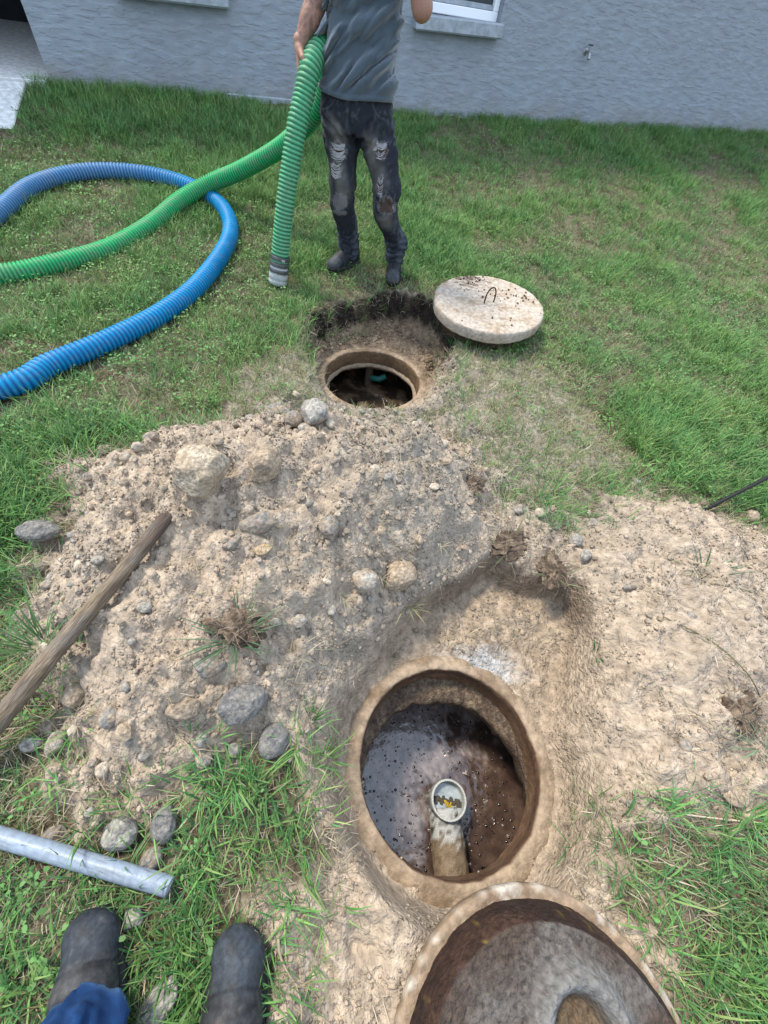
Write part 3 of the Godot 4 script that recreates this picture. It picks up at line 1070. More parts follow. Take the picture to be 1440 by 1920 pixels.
	var fp := [Vector2(0.0, -0.055), Vector2(0.318, -0.055), Vector2(0.329, -0.046), Vector2(0.332, -0.02), Vector2(0.330, -0.006), Vector2(0.324, 0.0), Vector2(0.312, -0.002), Vector2(0.298, -0.004), Vector2(0.27, -0.004)]
	var fw := func(q: Vector3) -> Vector3:
		return q + Vector3(q.x, 0, q.z).normalized() * (0.004 * n_mid.get_noise_3d(q.x * 0.6, q.y, q.z * 0.6) + 0.001 * n_fine.get_noise_2d(q.x, q.z)) + Vector3(0, 0.003 * n_mid.get_noise_2d(q.x, q.z), 0)
	u.scale = Vector3.ONE * 0.98
	fl.lathe(fp, 140, Vector3.ZERO, fw, ftone)
	put("flange", fl.commit(), mats.concrete, u)
	var pl := Shape.new()
	var hand := func(x: float, z: float) -> float:
		# horseshoe ridge round a pocket, towards the bottom of the picture
		var p := Vector2(x - 0.035, z + 0.115)
		var ring := absf(p.length() - 0.082)
		var arc := smooth((0.05 - p.y) / 0.05)
		var ridge := exp(-pow(ring / 0.02, 2.0)) * 0.03 * maxf(arc, 0.0)
		var pocket := -0.035 * smooth((0.066 - p.length()) / 0.02)
		return ridge + pocket
	var ptone := func(q: Vector3) -> Color:
		var a := n_mid.get_noise_3d(q.x * 0.8, q.y * 2.0, q.z * 0.8 + 3.0)
		var f := n_fine.get_noise_3d(q.x * 2.6, q.y * 2.0, q.z * 2.6)
		var d := Vector2(q.x, q.z).length()
		if d > 0.273:
			var side := Color(0.038, 0.020, 0.016).lerp(Color(0.085, 0.047, 0.031), clampf(a * 1.6 + f * 0.6 + 0.15, 0.0, 1.0))
			return side.lerp(Color(0.33, 0.22, 0.03), clampf(f * 3.5 - 1.75, 0.0, 0.8))
		var col := Color(0.145, 0.128, 0.113).lerp(Color(0.085, 0.06, 0.046), clampf(a * 2.0 + 0.35 + smooth((d - 0.17) / 0.1) * 0.45, 0.0, 1.0))
		col = col.lerp(Color(0.05, 0.036, 0.028), clampf(f * 2.6 - 0.35, 0.0, 0.8))
		var p := Vector2(q.x - 0.035, q.z + 0.115).length()
		col = col.lerp(Color(0.03, 0.022, 0.018), smooth((-0.80 - n_cell.get_noise_2d(q.x * 3.2, q.z * 3.2)) / 0.06) * 0.75)
		var rr := exp(-pow((p - 0.084) / 0.026, 2.0)) * smooth((0.06 - (q.z + 0.115)) / 0.06)
		col = col.lerp(Color(0.27, 0.265, 0.25), clampf(rr * (0.8 + f), 0.0, 0.8))
		return col.lerp(Color(0.17, 0.115, 0.065), smooth((0.066 - p) / 0.02) * 0.8)
	var pw := func(q: Vector3) -> Vector3:
		var d := Vector2(q.x, q.z).length()
		if d > 0.273:
			return q + Vector3(q.x, 0, q.z).normalized() * (0.005 * n_mid.get_noise_3d(q.x, q.y, q.z) + 0.003 * n_fine.get_noise_3d(q.x, q.y, q.z))
		var f := n_fine.get_noise_2d(q.x * 2.6, q.z * 2.6)
		return q + Vector3(0, hand.call(q.x, q.z) + 0.005 * n_mid.get_noise_2d(q.x, q.z) - 0.006 * maxf(0.0, f - 0.12) * 2.0 - 0.004 * smooth((-0.78 - n_cell.get_noise_2d(q.x * 3.2, q.z * 3.2)) / 0.1), 0)
	var pp := [Vector2(0.305, -0.006), Vector2(0.302, 0.01), Vector2(0.297, 0.03), Vector2(0.290, 0.05), Vector2(0.282, 0.068), Vector2(0.2765, 0.077)]
	for k in 90:
		pp.append(Vector2(0.272 * (1.0 - k / 89.0), 0.08))
	pl.lathe(pp, 260, Vector3.ZERO, pw, ptone)
	put("plug", pl.commit(), mats.pitted, u)

# ---------------------------------------------------------------- people

# A distance field on a grid, joined with a smooth minimum and meshed as surface nets.
class Field:
	var lo: Vector3
	var h: float
	var nx: int
	var ny: int
	var nz: int
	var d := PackedFloat32Array()

	func _init(a: Vector3, b: Vector3, cell: float) -> void:
		lo = a
		h = cell
		nx = int((b.x - a.x) / h) + 2
		ny = int((b.y - a.y) / h) + 2
		nz = int((b.z - a.z) / h) + 2
		d.resize(nx * ny * nz)
		d.fill(0.5)

	func blend(a: Vector3, b: Vector3, k: float, fn: Callable) -> void:
		var i0 := Vector3i((a - lo) / h).clamp(Vector3i.ZERO, Vector3i(nx - 1, ny - 1, nz - 1))
		var i1 := Vector3i((b - lo) / h + Vector3.ONE).clamp(Vector3i.ZERO, Vector3i(nx - 1, ny - 1, nz - 1))
		for z in range(i0.z, i1.z + 1):
			for y in range(i0.y, i1.y + 1):
				var at := (z * ny + y) * nx
				for x in range(i0.x, i1.x + 1):
					var e: float = fn.call(lo + Vector3(x, y, z) * h)
					var g := d[at + x]
					var m := maxf(k - absf(e - g), 0.0)
					d[at + x] = minf(e, g) - m * m * 0.25 / k

	func cone(a: Vector3, b: Vector3, ra: float, rb: float, k := 0.02) -> void:
		var pad := Vector3.ONE * (maxf(ra, rb) + k + h * 2.0)
		var ab := b - a
		var ll := maxf(ab.length_squared(), 1e-9)
		blend(a.min(b) - pad, a.max(b) + pad, k, func(p: Vector3) -> float:
			var t := clampf((p - a).dot(ab) / ll, 0.0, 1.0)
			return (p - a - ab * t).length() - lerpf(ra, rb, t))

	func egg(c: Vector3, r: Vector3, k := 0.02, turn := Basis.IDENTITY) -> void:
		var inv := turn.inverse()
		var m := minf(r.x, minf(r.y, r.z))
		var pad := Vector3.ONE * (maxf(r.x, maxf(r.y, r.z)) + k + h * 2.0)
		blend(c - pad, c + pad, k, func(p: Vector3) -> float:
			var q := inv * (p - c) / r
			var l := q.length()
			return (l - 1.0) * m if l < 0.3 else l * (l - 1.0) / (q / r).length())

	# rows: [height, centre x, centre z, half width, half depth], from bottom to top
	func stack(rows: Array, k := 0.02, power := 2.0) -> void:
		var a := Vector3(1e9, rows[0][0] - 0.06, 1e9)
		var b := Vector3(-1e9, rows[-1][0] + 0.06, -1e9)
		for r in rows:
			a.x = minf(a.x, r[1] - r[3] - 0.05)
			b.x = maxf(b.x, r[1] + r[3] + 0.05)
			a.z = minf(a.z, r[2] - r[4] - 0.05)
			b.z = maxf(b.z, r[2] + r[4] + 0.05)
		blend(a, b, k, func(p: Vector3) -> float:
			var j := 0
			while j < rows.size() - 2 and p.y > rows[j + 1][0]:
				j += 1
			var r0: Array = rows[j]
			var r1: Array = rows[j + 1]
			var t := clampf((p.y - r0[0]) / (r1[0] - r0[0]), 0.0, 1.0)
			t = t * t * (3.0 - 2.0 * t) * 0.5 + t * 0.5
			var rx := lerpf(r0[3], r1[3], t)
			var rz := lerpf(r0[4], r1[4], t)
			var u := absf(p.x - lerpf(r0[1], r1[1], t)) / rx
			var w := absf(p.z - lerpf(r0[2], r1[2], t)) / rz
			var e := (pow(pow(u, power) + pow(w, power), 1.0 / power) - 1.0) * minf(rx, rz)
			return maxf(e, maxf(rows[0][0] - p.y, p.y - rows[-1][0])))

	func each(fn: Callable) -> void:
		for z in nz:
			for y in ny:
				var at := (z * ny + y) * nx
				for x in nx:
					if d[at + x] < 0.06 and d[at + x] > -0.06:
						d[at + x] = fn.call(lo + Vector3(x, y, z) * h, d[at + x])

	func skin(s: Shape, tint = null) -> void:
		var seen := PackedInt32Array()
		seen.resize(d.size())
		seen.fill(-1)
		var off := [0, 1, nx, nx + 1, nx * ny, nx * ny + 1, nx * ny + nx, nx * ny + nx + 1]
		var pts := [Vector3(0, 0, 0), Vector3(1, 0, 0), Vector3(0, 1, 0), Vector3(1, 1, 0), Vector3(0, 0, 1), Vector3(1, 0, 1), Vector3(0, 1, 1), Vector3(1, 1, 1)]
		var edges := [[0, 1], [2, 3], [4, 5], [6, 7], [0, 2], [1, 3], [4, 6], [5, 7], [0, 4], [1, 5], [2, 6], [3, 7]]
		for z in nz - 1:
			for y in ny - 1:
				for x in nx - 1:
					var at := (z * ny + y) * nx + x
					var v0 := d[at]
					if v0 > h * 4.5 or v0 < -h * 4.5:
						continue
					var inside := 0
					for q in 8:
						if d[at + off[q]] < 0.0:
							inside += 1
					if inside == 0 or inside == 8:
						continue
					var sum := Vector3.ZERO
					var n := 0
					for e in edges:
						var a: float = d[at + off[e[0]]]
						var b: float = d[at + off[e[1]]]
						if (a < 0.0) != (b < 0.0):
							sum += (pts[e[0]] as Vector3).lerp(pts[e[1]], a / (a - b))
							n += 1
					var p := lo + (Vector3(x, y, z) + sum / n) * h
					if tint != null:
						s.tint = tint.call(p)
					seen[at] = s.add(p)
		var sx := 1
		var sy := nx
		var sz := nx * ny
		for z in range(1, nz - 1):
			for y in range(1, ny - 1):
				for x in range(1, nx - 1):
					var at := (z * ny + y) * nx + x
					var v0 := d[at]
					if v0 > h * 4.5 or v0 < -h * 4.5:
						continue
					var neg := v0 < 0.0
					for ax in 3:
						var st: int = [sx, sy, sz][ax]
						if (d[at + st] < 0.0) == neg:
							continue
						var s1: int = [sy, sz, sx][ax]
						var s2: int = [sz, sx, sy][ax]
						var a := seen[at - s1 - s2]
						var b := seen[at - s2]
						var c := seen[at]
						var e := seen[at - s1]
						if a < 0 or b < 0 or c < 0 or e < 0:
							continue
						if neg:
							s.quad(a, b, c, e)
						else:
							s.quad(a, e, c, b)


func hand(s: Shape, wrist: Vector3, along: Vector3, palm: Vector3, thumb: Vector3, curl: Array, spread := 0.12) -> void:
	# along: wrist to knuckles; palm: out of the palm; thumb: towards the thumb's side
	along = along.normalized()
	palm = (palm - along * palm.dot(along)).normalized()
	thumb = (thumb - along * thumb.dot(along) - palm * thumb.dot(palm)).normalized()
	var f := Field.new(wrist - Vector3.ONE * 0.13 + along * 0.09, wrist + Vector3.ONE * 0.13 + along * 0.09, 0.0034)
	f.cone(wrist - along * 0.012, wrist + along * 0.015, 0.029, 0.026, 0.012)
	var knuckles := []
	for q in 4:
		var across: float = [0.031, 0.0105, -0.0105, -0.030][q]
		var k: Vector3 = wrist + along * [0.092, 0.096, 0.091, 0.082][q] + thumb * across
		knuckles.append(k)
		f.cone(wrist + along * 0.015 + thumb * across * 0.6, k, 0.0145, 0.0118, 0.014)
	for q in 4:
		var p: Vector3 = knuckles[q]
		var lens: Array = [[0.042, 0.026, 0.02], [0.046, 0.03, 0.021], [0.043, 0.028, 0.02], [0.034, 0.021, 0.018]][q]
		var ang := 0.0
		var out: Vector3 = (along + thumb * ([1.0, 0.3, -0.4, -1.1][q] * spread)).normalized()
		for b in 3:
			ang += curl[b]
			var dir := out * cos(ang) + palm * sin(ang)
			var r0: float = [0.0098, 0.0088, 0.0080][b] * (0.88 if q == 3 else 1.0)
			f.cone(p, p + dir * lens[b], r0, r0 * 0.9, 0.004)
			p += dir * lens[b]
	var t0 := wrist + along * 0.022 + thumb * 0.022 + palm * 0.008
	var t1 := t0 + (along * 0.62 + thumb * 0.55 + palm * 0.42).normalized() * 0.046
	var t2 := t1 + (along * 0.85 + thumb * 0.1 + palm * 0.5).normalized() * 0.034
	var t3 := t2 + (along * 0.85 - thumb * 0.05 + palm * 0.55).normalized() * 0.026
	f.cone(t0, t1, 0.0165, 0.0125, 0.012)
	f.cone(t1, t2, 0.0118, 0.0108, 0.004)
	f.cone(t2, t3, 0.0108, 0.0085, 0.004)
	f.skin(s)


func head(s: Shape, c: Vector3, face: Vector3) -> void:
	var up := Vector3.UP
	face = (face - up * face.dot(up)).normalized()
	var side := up.cross(face)
	var b := Basis(side, up, face)
	var f := Field.new(c - Vector3(0.14, 0.2, 0.14), c + Vector3(0.14, 0.15, 0.14), 0.0042)
	f.egg(c + b * Vector3(0, 0.03, -0.012), Vector3(0.074, 0.09, 0.092), 0.02, b)
	f.egg(c + b * Vector3(0, -0.045, 0.018), Vector3(0.055, 0.068, 0.062), 0.03, b)
	f.cone(c + b * Vector3(-0.02, -0.095, 0.06), c + b * Vector3(0.02, -0.095, 0.06), 0.017, 0.017, 0.02)
	f.cone(c + b * Vector3(0, 0.0, 0.082), c + b * Vector3(0, -0.035, 0.1), 0.009, 0.0125, 0.012)
	f.cone(c + b * Vector3(-0.012, -0.04, 0.088), c + b * Vector3(0.012, -0.04, 0.088), 0.009, 0.009, 0.008)
	for sg in [-1.0, 1.0]:
		f.cone(c + b * Vector3(sg * 0.014, 0.02, 0.083), c + b * Vector3(sg * 0.045, 0.018, 0.068), 0.009, 0.008, 0.012)
		f.egg(c + b * Vector3(sg * 0.045, -0.03, 0.058), Vector3(0.02, 0.018, 0.016), 0.02, b)
		f.egg(c + b * Vector3(sg * 0.076, -0.005, -0.008), Vector3(0.008, 0.03, 0.018), 0.006, b)
		f.egg(c + b * Vector3(sg * 0.031, 0.001, 0.074), Vector3(0.012, 0.008, 0.008), 0.004, b)
	f.cone(c + b * Vector3(-0.02, -0.066, 0.078), c + b * Vector3(0.02, -0.066, 0.078), 0.0065, 0.0065, 0.006)
	f.cone(c + b * Vector3(-0.017, -0.077, 0.077), c + b * Vector3(0.017, -0.077, 0.077), 0.0065, 0.0065, 0.006)
	f.cone(c + Vector3(0, -0.05, -0.02), c + Vector3(0, -0.19, -0.03), 0.056, 0.058, 0.03)
	f.skin(s)


func hair_and_eyes(o: Node3D, c: Vector3, face: Vector3, tone: Color) -> void:
	var side := Vector3.UP.cross(face.normalized())
	var b := Basis(side, Vector3.UP, face.normalized())
	var f := Field.new(c - Vector3.ONE * 0.15, c + Vector3.ONE * 0.16, 0.006)
	f.egg(c + b * Vector3(0, 0.042, -0.02), Vector3(0.084, 0.093, 0.1), 0.02, b)
	f.each(func(p: Vector3, d: float) -> float:
		var q := b.inverse() * (p - c)
		var line := 0.062 if q.z > 0.02 else 0.062 + (q.z - 0.02) * 1.3
		return maxf(d + 0.004 * n_fine.get_noise_3d(p.x * 2.0, p.y * 2.0, p.z * 2.0), line - q.y))
	var s := Shape.new()
	s.tint = tone
	f.skin(s)
	put("hair", s.commit(), mats.cloth, o)
	for sg in [-1.0, 1.0]:
		var e := Shape.new()
		e.tint = Color(0.7, 0.68, 0.65)
		e.tube(PackedVector3Array([c + b * Vector3(sg * 0.031, 0.001, 0.068), c + b * Vector3(sg * 0.031, 0.001, 0.079), c + b * Vector3(sg * 0.031, 0.001, 0.0835), c + b * Vector3(sg * 0.031, 0.001, 0.0845)]), func(k, _a): return [0.011, 0.009, 0.0055, 0.001][k], 12, true, func(k, _a): return Color(0.04, 0.025, 0.015) if k >= 2 else Color(0.7, 0.68, 0.65))
		put("eye", e.commit(), mats.plain, o)


# Boot standing at p, toe towards yaw (0 = +z); local +z is the toe.
func boot(o: Node3D, p: Vector3, yaw: float, size: float, upper: Color, toe: Color, laced: bool, seed_: float) -> void:
	var root := Node3D.new()
	root.name = "boot" if not o.has_node("boot") else "boot_001"
	o.add_child(root, true)
	root.position = p
	root.rotation.y = yaw
	root.scale = Vector3.ONE * size
	var f := Field.new(Vector3(-0.08, -0.01, -0.13), Vector3(0.08, 0.25, 0.23), 0.0052 if laced else 0.0036)
	f.cone(Vector3(0, 0.045, -0.055), Vector3(0.004, 0.045, 0.07), 0.038, 0.043, 0.03)
	f.cone(Vector3(0.004, 0.043, 0.07), Vector3(0.002, 0.034, 0.15), 0.044, 0.033, 0.03)
	f.cone(Vector3(-0.014, 0.034, 0.14), Vector3(0.012, 0.033, 0.155), 0.032, 0.031, 0.03)
	f.cone(Vector3(0, 0.095, -0.015), Vector3(0, 0.06, 0.1), 0.047, 0.032, 0.03)
	f.cone(Vector3(0, 0.07, -0.045), Vector3(0, 0.15 if laced else 0.205, -0.03), 0.043, 0.042 if laced else 0.05, 0.03)
	var crease := func(q: Vector3) -> float:
		var w := 0.0
		var n := n_mid.get_noise_3d(q.x * 0.7 + seed_, q.y * 0.5, q.z * 0.7)
		for c in 6:
			var z0 := 0.012 + 0.021 * c + 0.006 * sin(seed_ + c * 2.1)
			var line := q.z - z0 + 5.0 * (q.x - 0.012 * sin(seed_ * 1.7 + c)) * q.x + 0.02 * n
			w += exp(-pow(line / 0.0042, 2.0)) * (0.5 + 0.5 * sin(seed_ * 3.0 + c * 1.9 + q.x * 40.0))
		return w * smooth((q.y - 0.045) / 0.03) * smooth((0.15 - q.z) / 0.03)
	# stitched seam from the instep down to the sole on both sides, and the toe seam
	var seam := func(q: Vector3) -> float:
		var a := absf(q.z - 0.022 + 0.9 * (q.y - 0.07))
		var e := absf(q.z - 0.118 + 6.0 * q.x * q.x)
		return smooth(1.0 - minf(a if absf(q.x) > 0.02 else 1.0, e) / 0.004)
	f.each(func(q: Vector3, d: float) -> float:
		var w: float = crease.call(q) * (0.002 if laced else 0.0042)
		w += 0.0015 * seam.call(q)
		w += 0.002 * sin(q.y * 120.0 + 40.0 * q.x + seed_) * smooth((q.y - 0.11) / 0.03)
		w += 0.004 * n_mid.get_noise_3d(q.x * 0.8 + seed_, q.y * 0.8, q.z * 0.8)
		return maxf(d + w, 0.02 - q.y))
	var s := Shape.new()
	f.skin(s, func(q: Vector3) -> Color:
		var n := n_mid.get_noise_3d(q.x * 1.5 + seed_, q.y * 1.5, q.z * 1.5)
		var g := n_fine.get_noise_3d(q.x + seed_, q.y, q.z)
		var c := upper * (1.0 + 0.28 * n + 0.2 * g)
		c = c.lerp(toe * (1.0 + 0.5 * g), smooth((q.z - 0.10 + 0.05 * n) / 0.05) * 0.8)
		c = c.lerp(upper * 1.7, clampf(g * 1.2 + n * 0.6 - 0.5, 0.0, 0.4))
		c = c.lerp(c * 0.45, clampf(crease.call(q) * 0.8, 0.0, 1.0))
		c = c.lerp(c * 0.4, seam.call(q) * 0.7)
		return c.lerp(Color(0.22, 0.175, 0.125), clampf(smooth((0.05 - q.y) / 0.03) * 0.55 + g * 0.6 - 0.2, 0.0, 0.6)))
	put("upper", s.commit(), mats.suede, root)
	var so := Field.new(Vector3(-0.08, -0.02, -0.13), Vector3(0.08, 0.06, 0.23), 0.006)
	so.cone(Vector3(0, 0.02, -0.055), Vector3(0.004, 0.02, 0.08), 0.047, 0.053, 0.02)
	so.cone(Vector3(0.004, 0.02, 0.08), Vector3(0.0, 0.02, 0.145), 0.053, 0.044, 0.02)
	so.each(func(q: Vector3, d: float) -> float: return maxf(d, maxf(0.0 - q.y, q.y - 0.026)))
	var ss := Shape.new()
	ss.tint = Color(1, 1, 1)
	so.skin(ss)
	put("sole", ss.commit(), mats.rubber, root)
	if laced:
		for k in 5:
			var z := 0.085 - 0.022 * k
			var y := 0.083 + 0.014 * k
			var l := Shape.new()
			l.tint = upper * 0.5
			l.tube(PackedVector3Array([Vector3(-0.026, y - 0.008, z - 0.004), Vector3(-0.012, y + 0.006, z), Vector3(0.012, y + 0.007, z + 0.002), Vector3(0.026, y - 0.006, z - 0.008)]), func(_k, _a): return 0.0028, 6)
			put("lace", l.commit(), mats.cloth, root)
	else:
		var g := Shape.new()
		g.tint = upper * 0.35
		g.tube(spline([Vector3(-0.046, 0.13, 0.01), Vector3(-0.03, 0.165, 0.03), Vector3(0.0, 0.178, 0.034), Vector3(0.03, 0.165, 0.03), Vector3(0.046, 0.13, 0.01)], 0.008), func(_k, _a): return 0.004, 6)
		put("collar_seam", g.commit(), mats.suede, root)


func leg_surface(a: Vector3, b: Vector3, ra: float, rb: float, x: float, y: float) -> Vector3:
	var t := clampf((y - a.y) / (b.y - a.y), 0.0, 1.0)
	var c := a.lerp(b, t)
	var r := lerpf(ra, rb, t)
	var dx := clampf(x - c.x, -r * 0.95, r * 0.95)
	return Vector3(c.x + dx, y, c.z + sqrt(r * r - dx * dx))


func worker() -> void:
	var o := thing("person", "person in a grey blue shirt and ripped dark jeans holding the green hose", "person")
	var hip_r := Vector3(-0.628, 0.83, -3.03)
	var knee_r := Vector3(-0.600, 0.46, -2.985)
	var ank_r := Vector3(-0.560, 0.10, -3.06)
	var hip_l := Vector3(-0.448, 0.83, -3.03)
	var knee_l := Vector3(-0.332, 0.46, -2.975)
	var ank_l := Vector3(-0.243, 0.12, -3.07)
	var sh_r := Vector3(-0.675, 1.385, -3.03)
	var el_r := Vector3(-0.755, 1.165, -3.0)
	var wr_r := Vector3(-0.820, 1.035, -2.94)
	var sh_l := Vector3(-0.325, 1.39, -3.03)
	var el_l := Vector3(-0.243, 1.215, -2.89)
	var wr_l := Vector3(-0.335, 1.47, -2.86)
	var hd := Vector3(-0.475, 1.60, -3.0)
	var face := Vector3(0.15, 0, 1)
	var body := Shape.new()
	var f := Field.new(Vector3(-0.95, 0.0, -3.25), Vector3(-0.05, 1.56, -2.75), 0.012)
	f.stack([[0.78, -0.538, -3.02, 0.165, 0.095], [1.0, -0.535, -3.02, 0.145, 0.085], [1.2, -0.515, -3.02, 0.155, 0.095], [1.36, -0.50, -3.03, 0.165, 0.085], [1.43, -0.495, -3.03, 0.10, 0.06]], 0.03)
	for q in [[hip_r, knee_r, ank_r], [hip_l, knee_l, ank_l]]:
		f.cone(q[0], q[1], 0.06, 0.036, 0.02)
		f.cone(q[1], q[2], 0.036, 0.02, 0.02)
	f.cone(hd + Vector3(0, -0.19, -0.03), Vector3(-0.498, 1.38, -3.035), 0.058, 0.07, 0.03)
	f.cone(sh_r, el_r, 0.05, 0.044, 0.02)
	f.cone(el_r, el_r.lerp(wr_r, 0.35), 0.046, 0.044, 0.02)
	f.cone(el_r.lerp(wr_r, 0.35), wr_r, 0.043, 0.029, 0.02)
	f.cone(sh_l, el_l, 0.05, 0.043, 0.02)
	f.cone(el_l, el_l.lerp(wr_l, 0.3), 0.042, 0.046, 0.02)
	f.cone(el_l.lerp(wr_l, 0.3), wr_l, 0.044, 0.029, 0.02)
	var ink := func(p: Vector3) -> Color:
		# faint dark tattoo on the hanging forearm
		if p.x < -0.69 and p.y > 1.06 and p.y < 1.26:
			var t := n_fine.get_noise_3d(p.x * 1.6, p.y * 1.6, p.z * 1.6)
			return Color.WHITE.lerp(Color(0.36, 0.46, 0.55), clampf(t * 3.0, 0.0, 0.75))
		return Color.WHITE
	f.skin(body, ink)
	body.tint = Color.WHITE
	hand(body, wr_r, Vector3(0.12, -0.93, 0.20), Vector3(0.92, 0.05, 0.10), Vector3(-0.10, 0.1, 0.95), [0.34, 0.45, 0.30], 0.07)
	hand(body, wr_l, Vector3(-0.35, 0.9, -0.1), Vector3(-0.7, -0.3, -0.4), Vector3(-0.4, 0.2, 0.8), [0.5, 0.6, 0.4])
	head(body, hd, face)
	put("body", body.commit(), mats.skin, o)
	hair_and_eyes(o, hd, face, Color(0.03, 0.022, 0.016))

	# shirt
	var sf := Field.new(Vector3(-0.86, 0.84, -3.22), Vector3(-0.16, 1.50, -2.78), 0.0075)
	sf.stack([[0.84, -0.548, -3.02, 0.197, 0.132], [0.92, -0.546, -3.02, 0.194, 0.130], [1.05, -0.533, -3.015, 0.187, 0.128], [1.2, -0.522, -3.015, 0.181, 0.124], [1.32, -0.505, -3.02, 0.185, 0.112], [1.40, -0.50, -3.03, 0.15, 0.09], [1.46, -0.497, -3.03, 0.085, 0.07]], 0.02, 2.3)
	sf.cone(sh_r + Vector3(0.02, 0.0, 0), sh_r.lerp(el_r, 0.62), 0.074, 0.068, 0.03)
	sf.cone(sh_l + Vector3(-0.02, 0.0, 0), sh_l.lerp(el_l, 0.6), 0.074, 0.07, 0.03)
	sf.each(func(p: Vector3, d: float) -> float:
		var q := p.y * 0.72 - (p.x + 0.53) * 0.69
		var along := p.y * 0.69 + (p.x + 0.53) * 0.72
		var n := n_mid.get_noise_3d(q * 1.1, along * 0.25, 2.0)
		var front := smooth((p.z + 3.06) / 0.08)
		var fold := (absf(n) * 2.2 - 0.45) * 0.055 * front
		fold += 0.013 * sin(q * 40.0 + 5.0 * n_big.get_noise_2d(along * 1.4, q * 1.5)) * front * smooth((p.y - 0.9) / 0.06)
		fold += 0.006 * n_mid.get_noise_3d(p.x * 0.6, p.y * 0.5, p.z * 0.6)
		fold = clampf(fold, -0.013, 0.02)
		fold *= smooth((p.y - 0.885) / 0.07) * 0.85 + 0.15
		var hem := 0.882 + 0.006 * sin((p.x + 0.5) * 18.0)
		fold -= 0.0028 * smooth(1.0 - absf(p.y - hem - 0.024) / 0.006) - 0.004 * smooth((hem + 0.022 - p.y) / 0.01)
		var cut := hem - p.y
		var neck := 0.078 - Vector3((p.x + 0.49) * 1.0, (p.y - 1.47) * 1.2, (p.z + 3.0) * 0.9).length()
		return maxf(maxf(d - fold, cut), neck))
	var sh := Shape.new()
	sf.skin(sh, func(p: Vector3) -> Color:
		var n := n_mid.get_noise_3d(p.x * 0.5, p.y * 0.5, p.z * 0.5)
		return Color(0.062, 0.09, 0.115) * (1.0 + 0.18 * n))
	put("shirt", sh.commit(), mats.cloth, o)

	# jeans
	var jf := Field.new(Vector3(-0.78, 0.05, -3.2), Vector3(-0.12, 0.98, -2.84), 0.0075)
	jf.stack([[0.74, -0.538, -3.02, 0.176, 0.108], [0.82, -0.538, -3.02, 0.187, 0.116], [0.90, -0.542, -3.02, 0.180, 0.112], [0.97, -0.542, -3.02, 0.165, 0.105]], 0.02, 2.4)
	for q in [[hip_r, knee_r, ank_r], [hip_l, knee_l, ank_l]]:
		jf.cone(q[0] + Vector3(0, -0.02, 0), q[1] + Vector3(0, 0.06, 0), 0.106, 0.077, 0.025)
		jf.cone(q[1] + Vector3(0, 0.06, 0), q[1] + Vector3(0, -0.05, 0), 0.077, 0.068, 0.02)
		jf.cone(q[1] + Vector3(0, -0.05, 0), q[2] + Vector3(0, 0.1, 0.005), 0.068, 0.062, 0.02)
		jf.cone(q[2] + Vector3(0, 0.1, 0.005), q[2] + Vector3(0, 0.03, 0.01), 0.062, 0.064, 0.02)
	jf.each(func(p: Vector3, d: float) -> float:
		var n := n_mid.get_noise_3d(p.x * 0.8, p.y * 0.8, p.z * 0.8)
		var w := 0.012 * n_mid.get_noise_3d(p.x * 0.55, p.y * 1.0, p.z * 0.55)
		w += 0.007 *  sin(p.y * 165.0 + p.x * 26.0 + 9.0 * n) * smooth((0.30 - p.y) / 0.08)
		w += 0.005 * sin(p.y * 90.0 + p.x * 45.0 + 8.0 * n) * smooth((0.62 - absf(p.y - 0.48) * 6.0))
		w += 0.0055 * sin(p.y * 70.0 - absf(p.x + 0.538) * 85.0 + 6.0 * n) * smooth((0.86 - p.y) / 0.06) * smooth((p.y - 0.60) / 0.08)
		var low := 0.085 if p.x < -0.42 else 0.10
		# fly and front pockets
		if p.z > -2.95:
			w -= 0.005 * smooth(1.0 - absf(p.x + 0.548 + 0.012) / 0.012) * smooth((p.y - 0.75) / 0.02)
			var pk := Vector2((absf(p.x + 0.538) - 0.18) / 0.085, (p.y - 0.91) / 0.085).length()
			w -= 0.004 * smooth(1.0 - absf(pk - 1.0) / 0.06)
		return maxf(d - w, low - p.y))
	# worn patches and tears: [leg (0 right, 1 left), x, y, half width, half height, bare]
	var tears := [[0, -0.615, 0.665, 0.0416, 0.0338, 1.0], [0, -0.625, 0.585, 0.0312, 0.0312, 1.0], [0, -0.6, 0.435, 0.0364, 0.039, 0.25], [0, -0.6, 0.375, 0.0416, 0.013, 0.35], [1, -0.41, 0.715, 0.0156, 0.0286, 0.4], [1, -0.375, 0.7, 0.0286, 0.0338, 1.0], [1, -0.365, 0.545, 0.0182, 0.0455, 1.0], [1, -0.318, 0.46, 0.0468, 0.0429, 1.0]]
	var js := Shape.new()
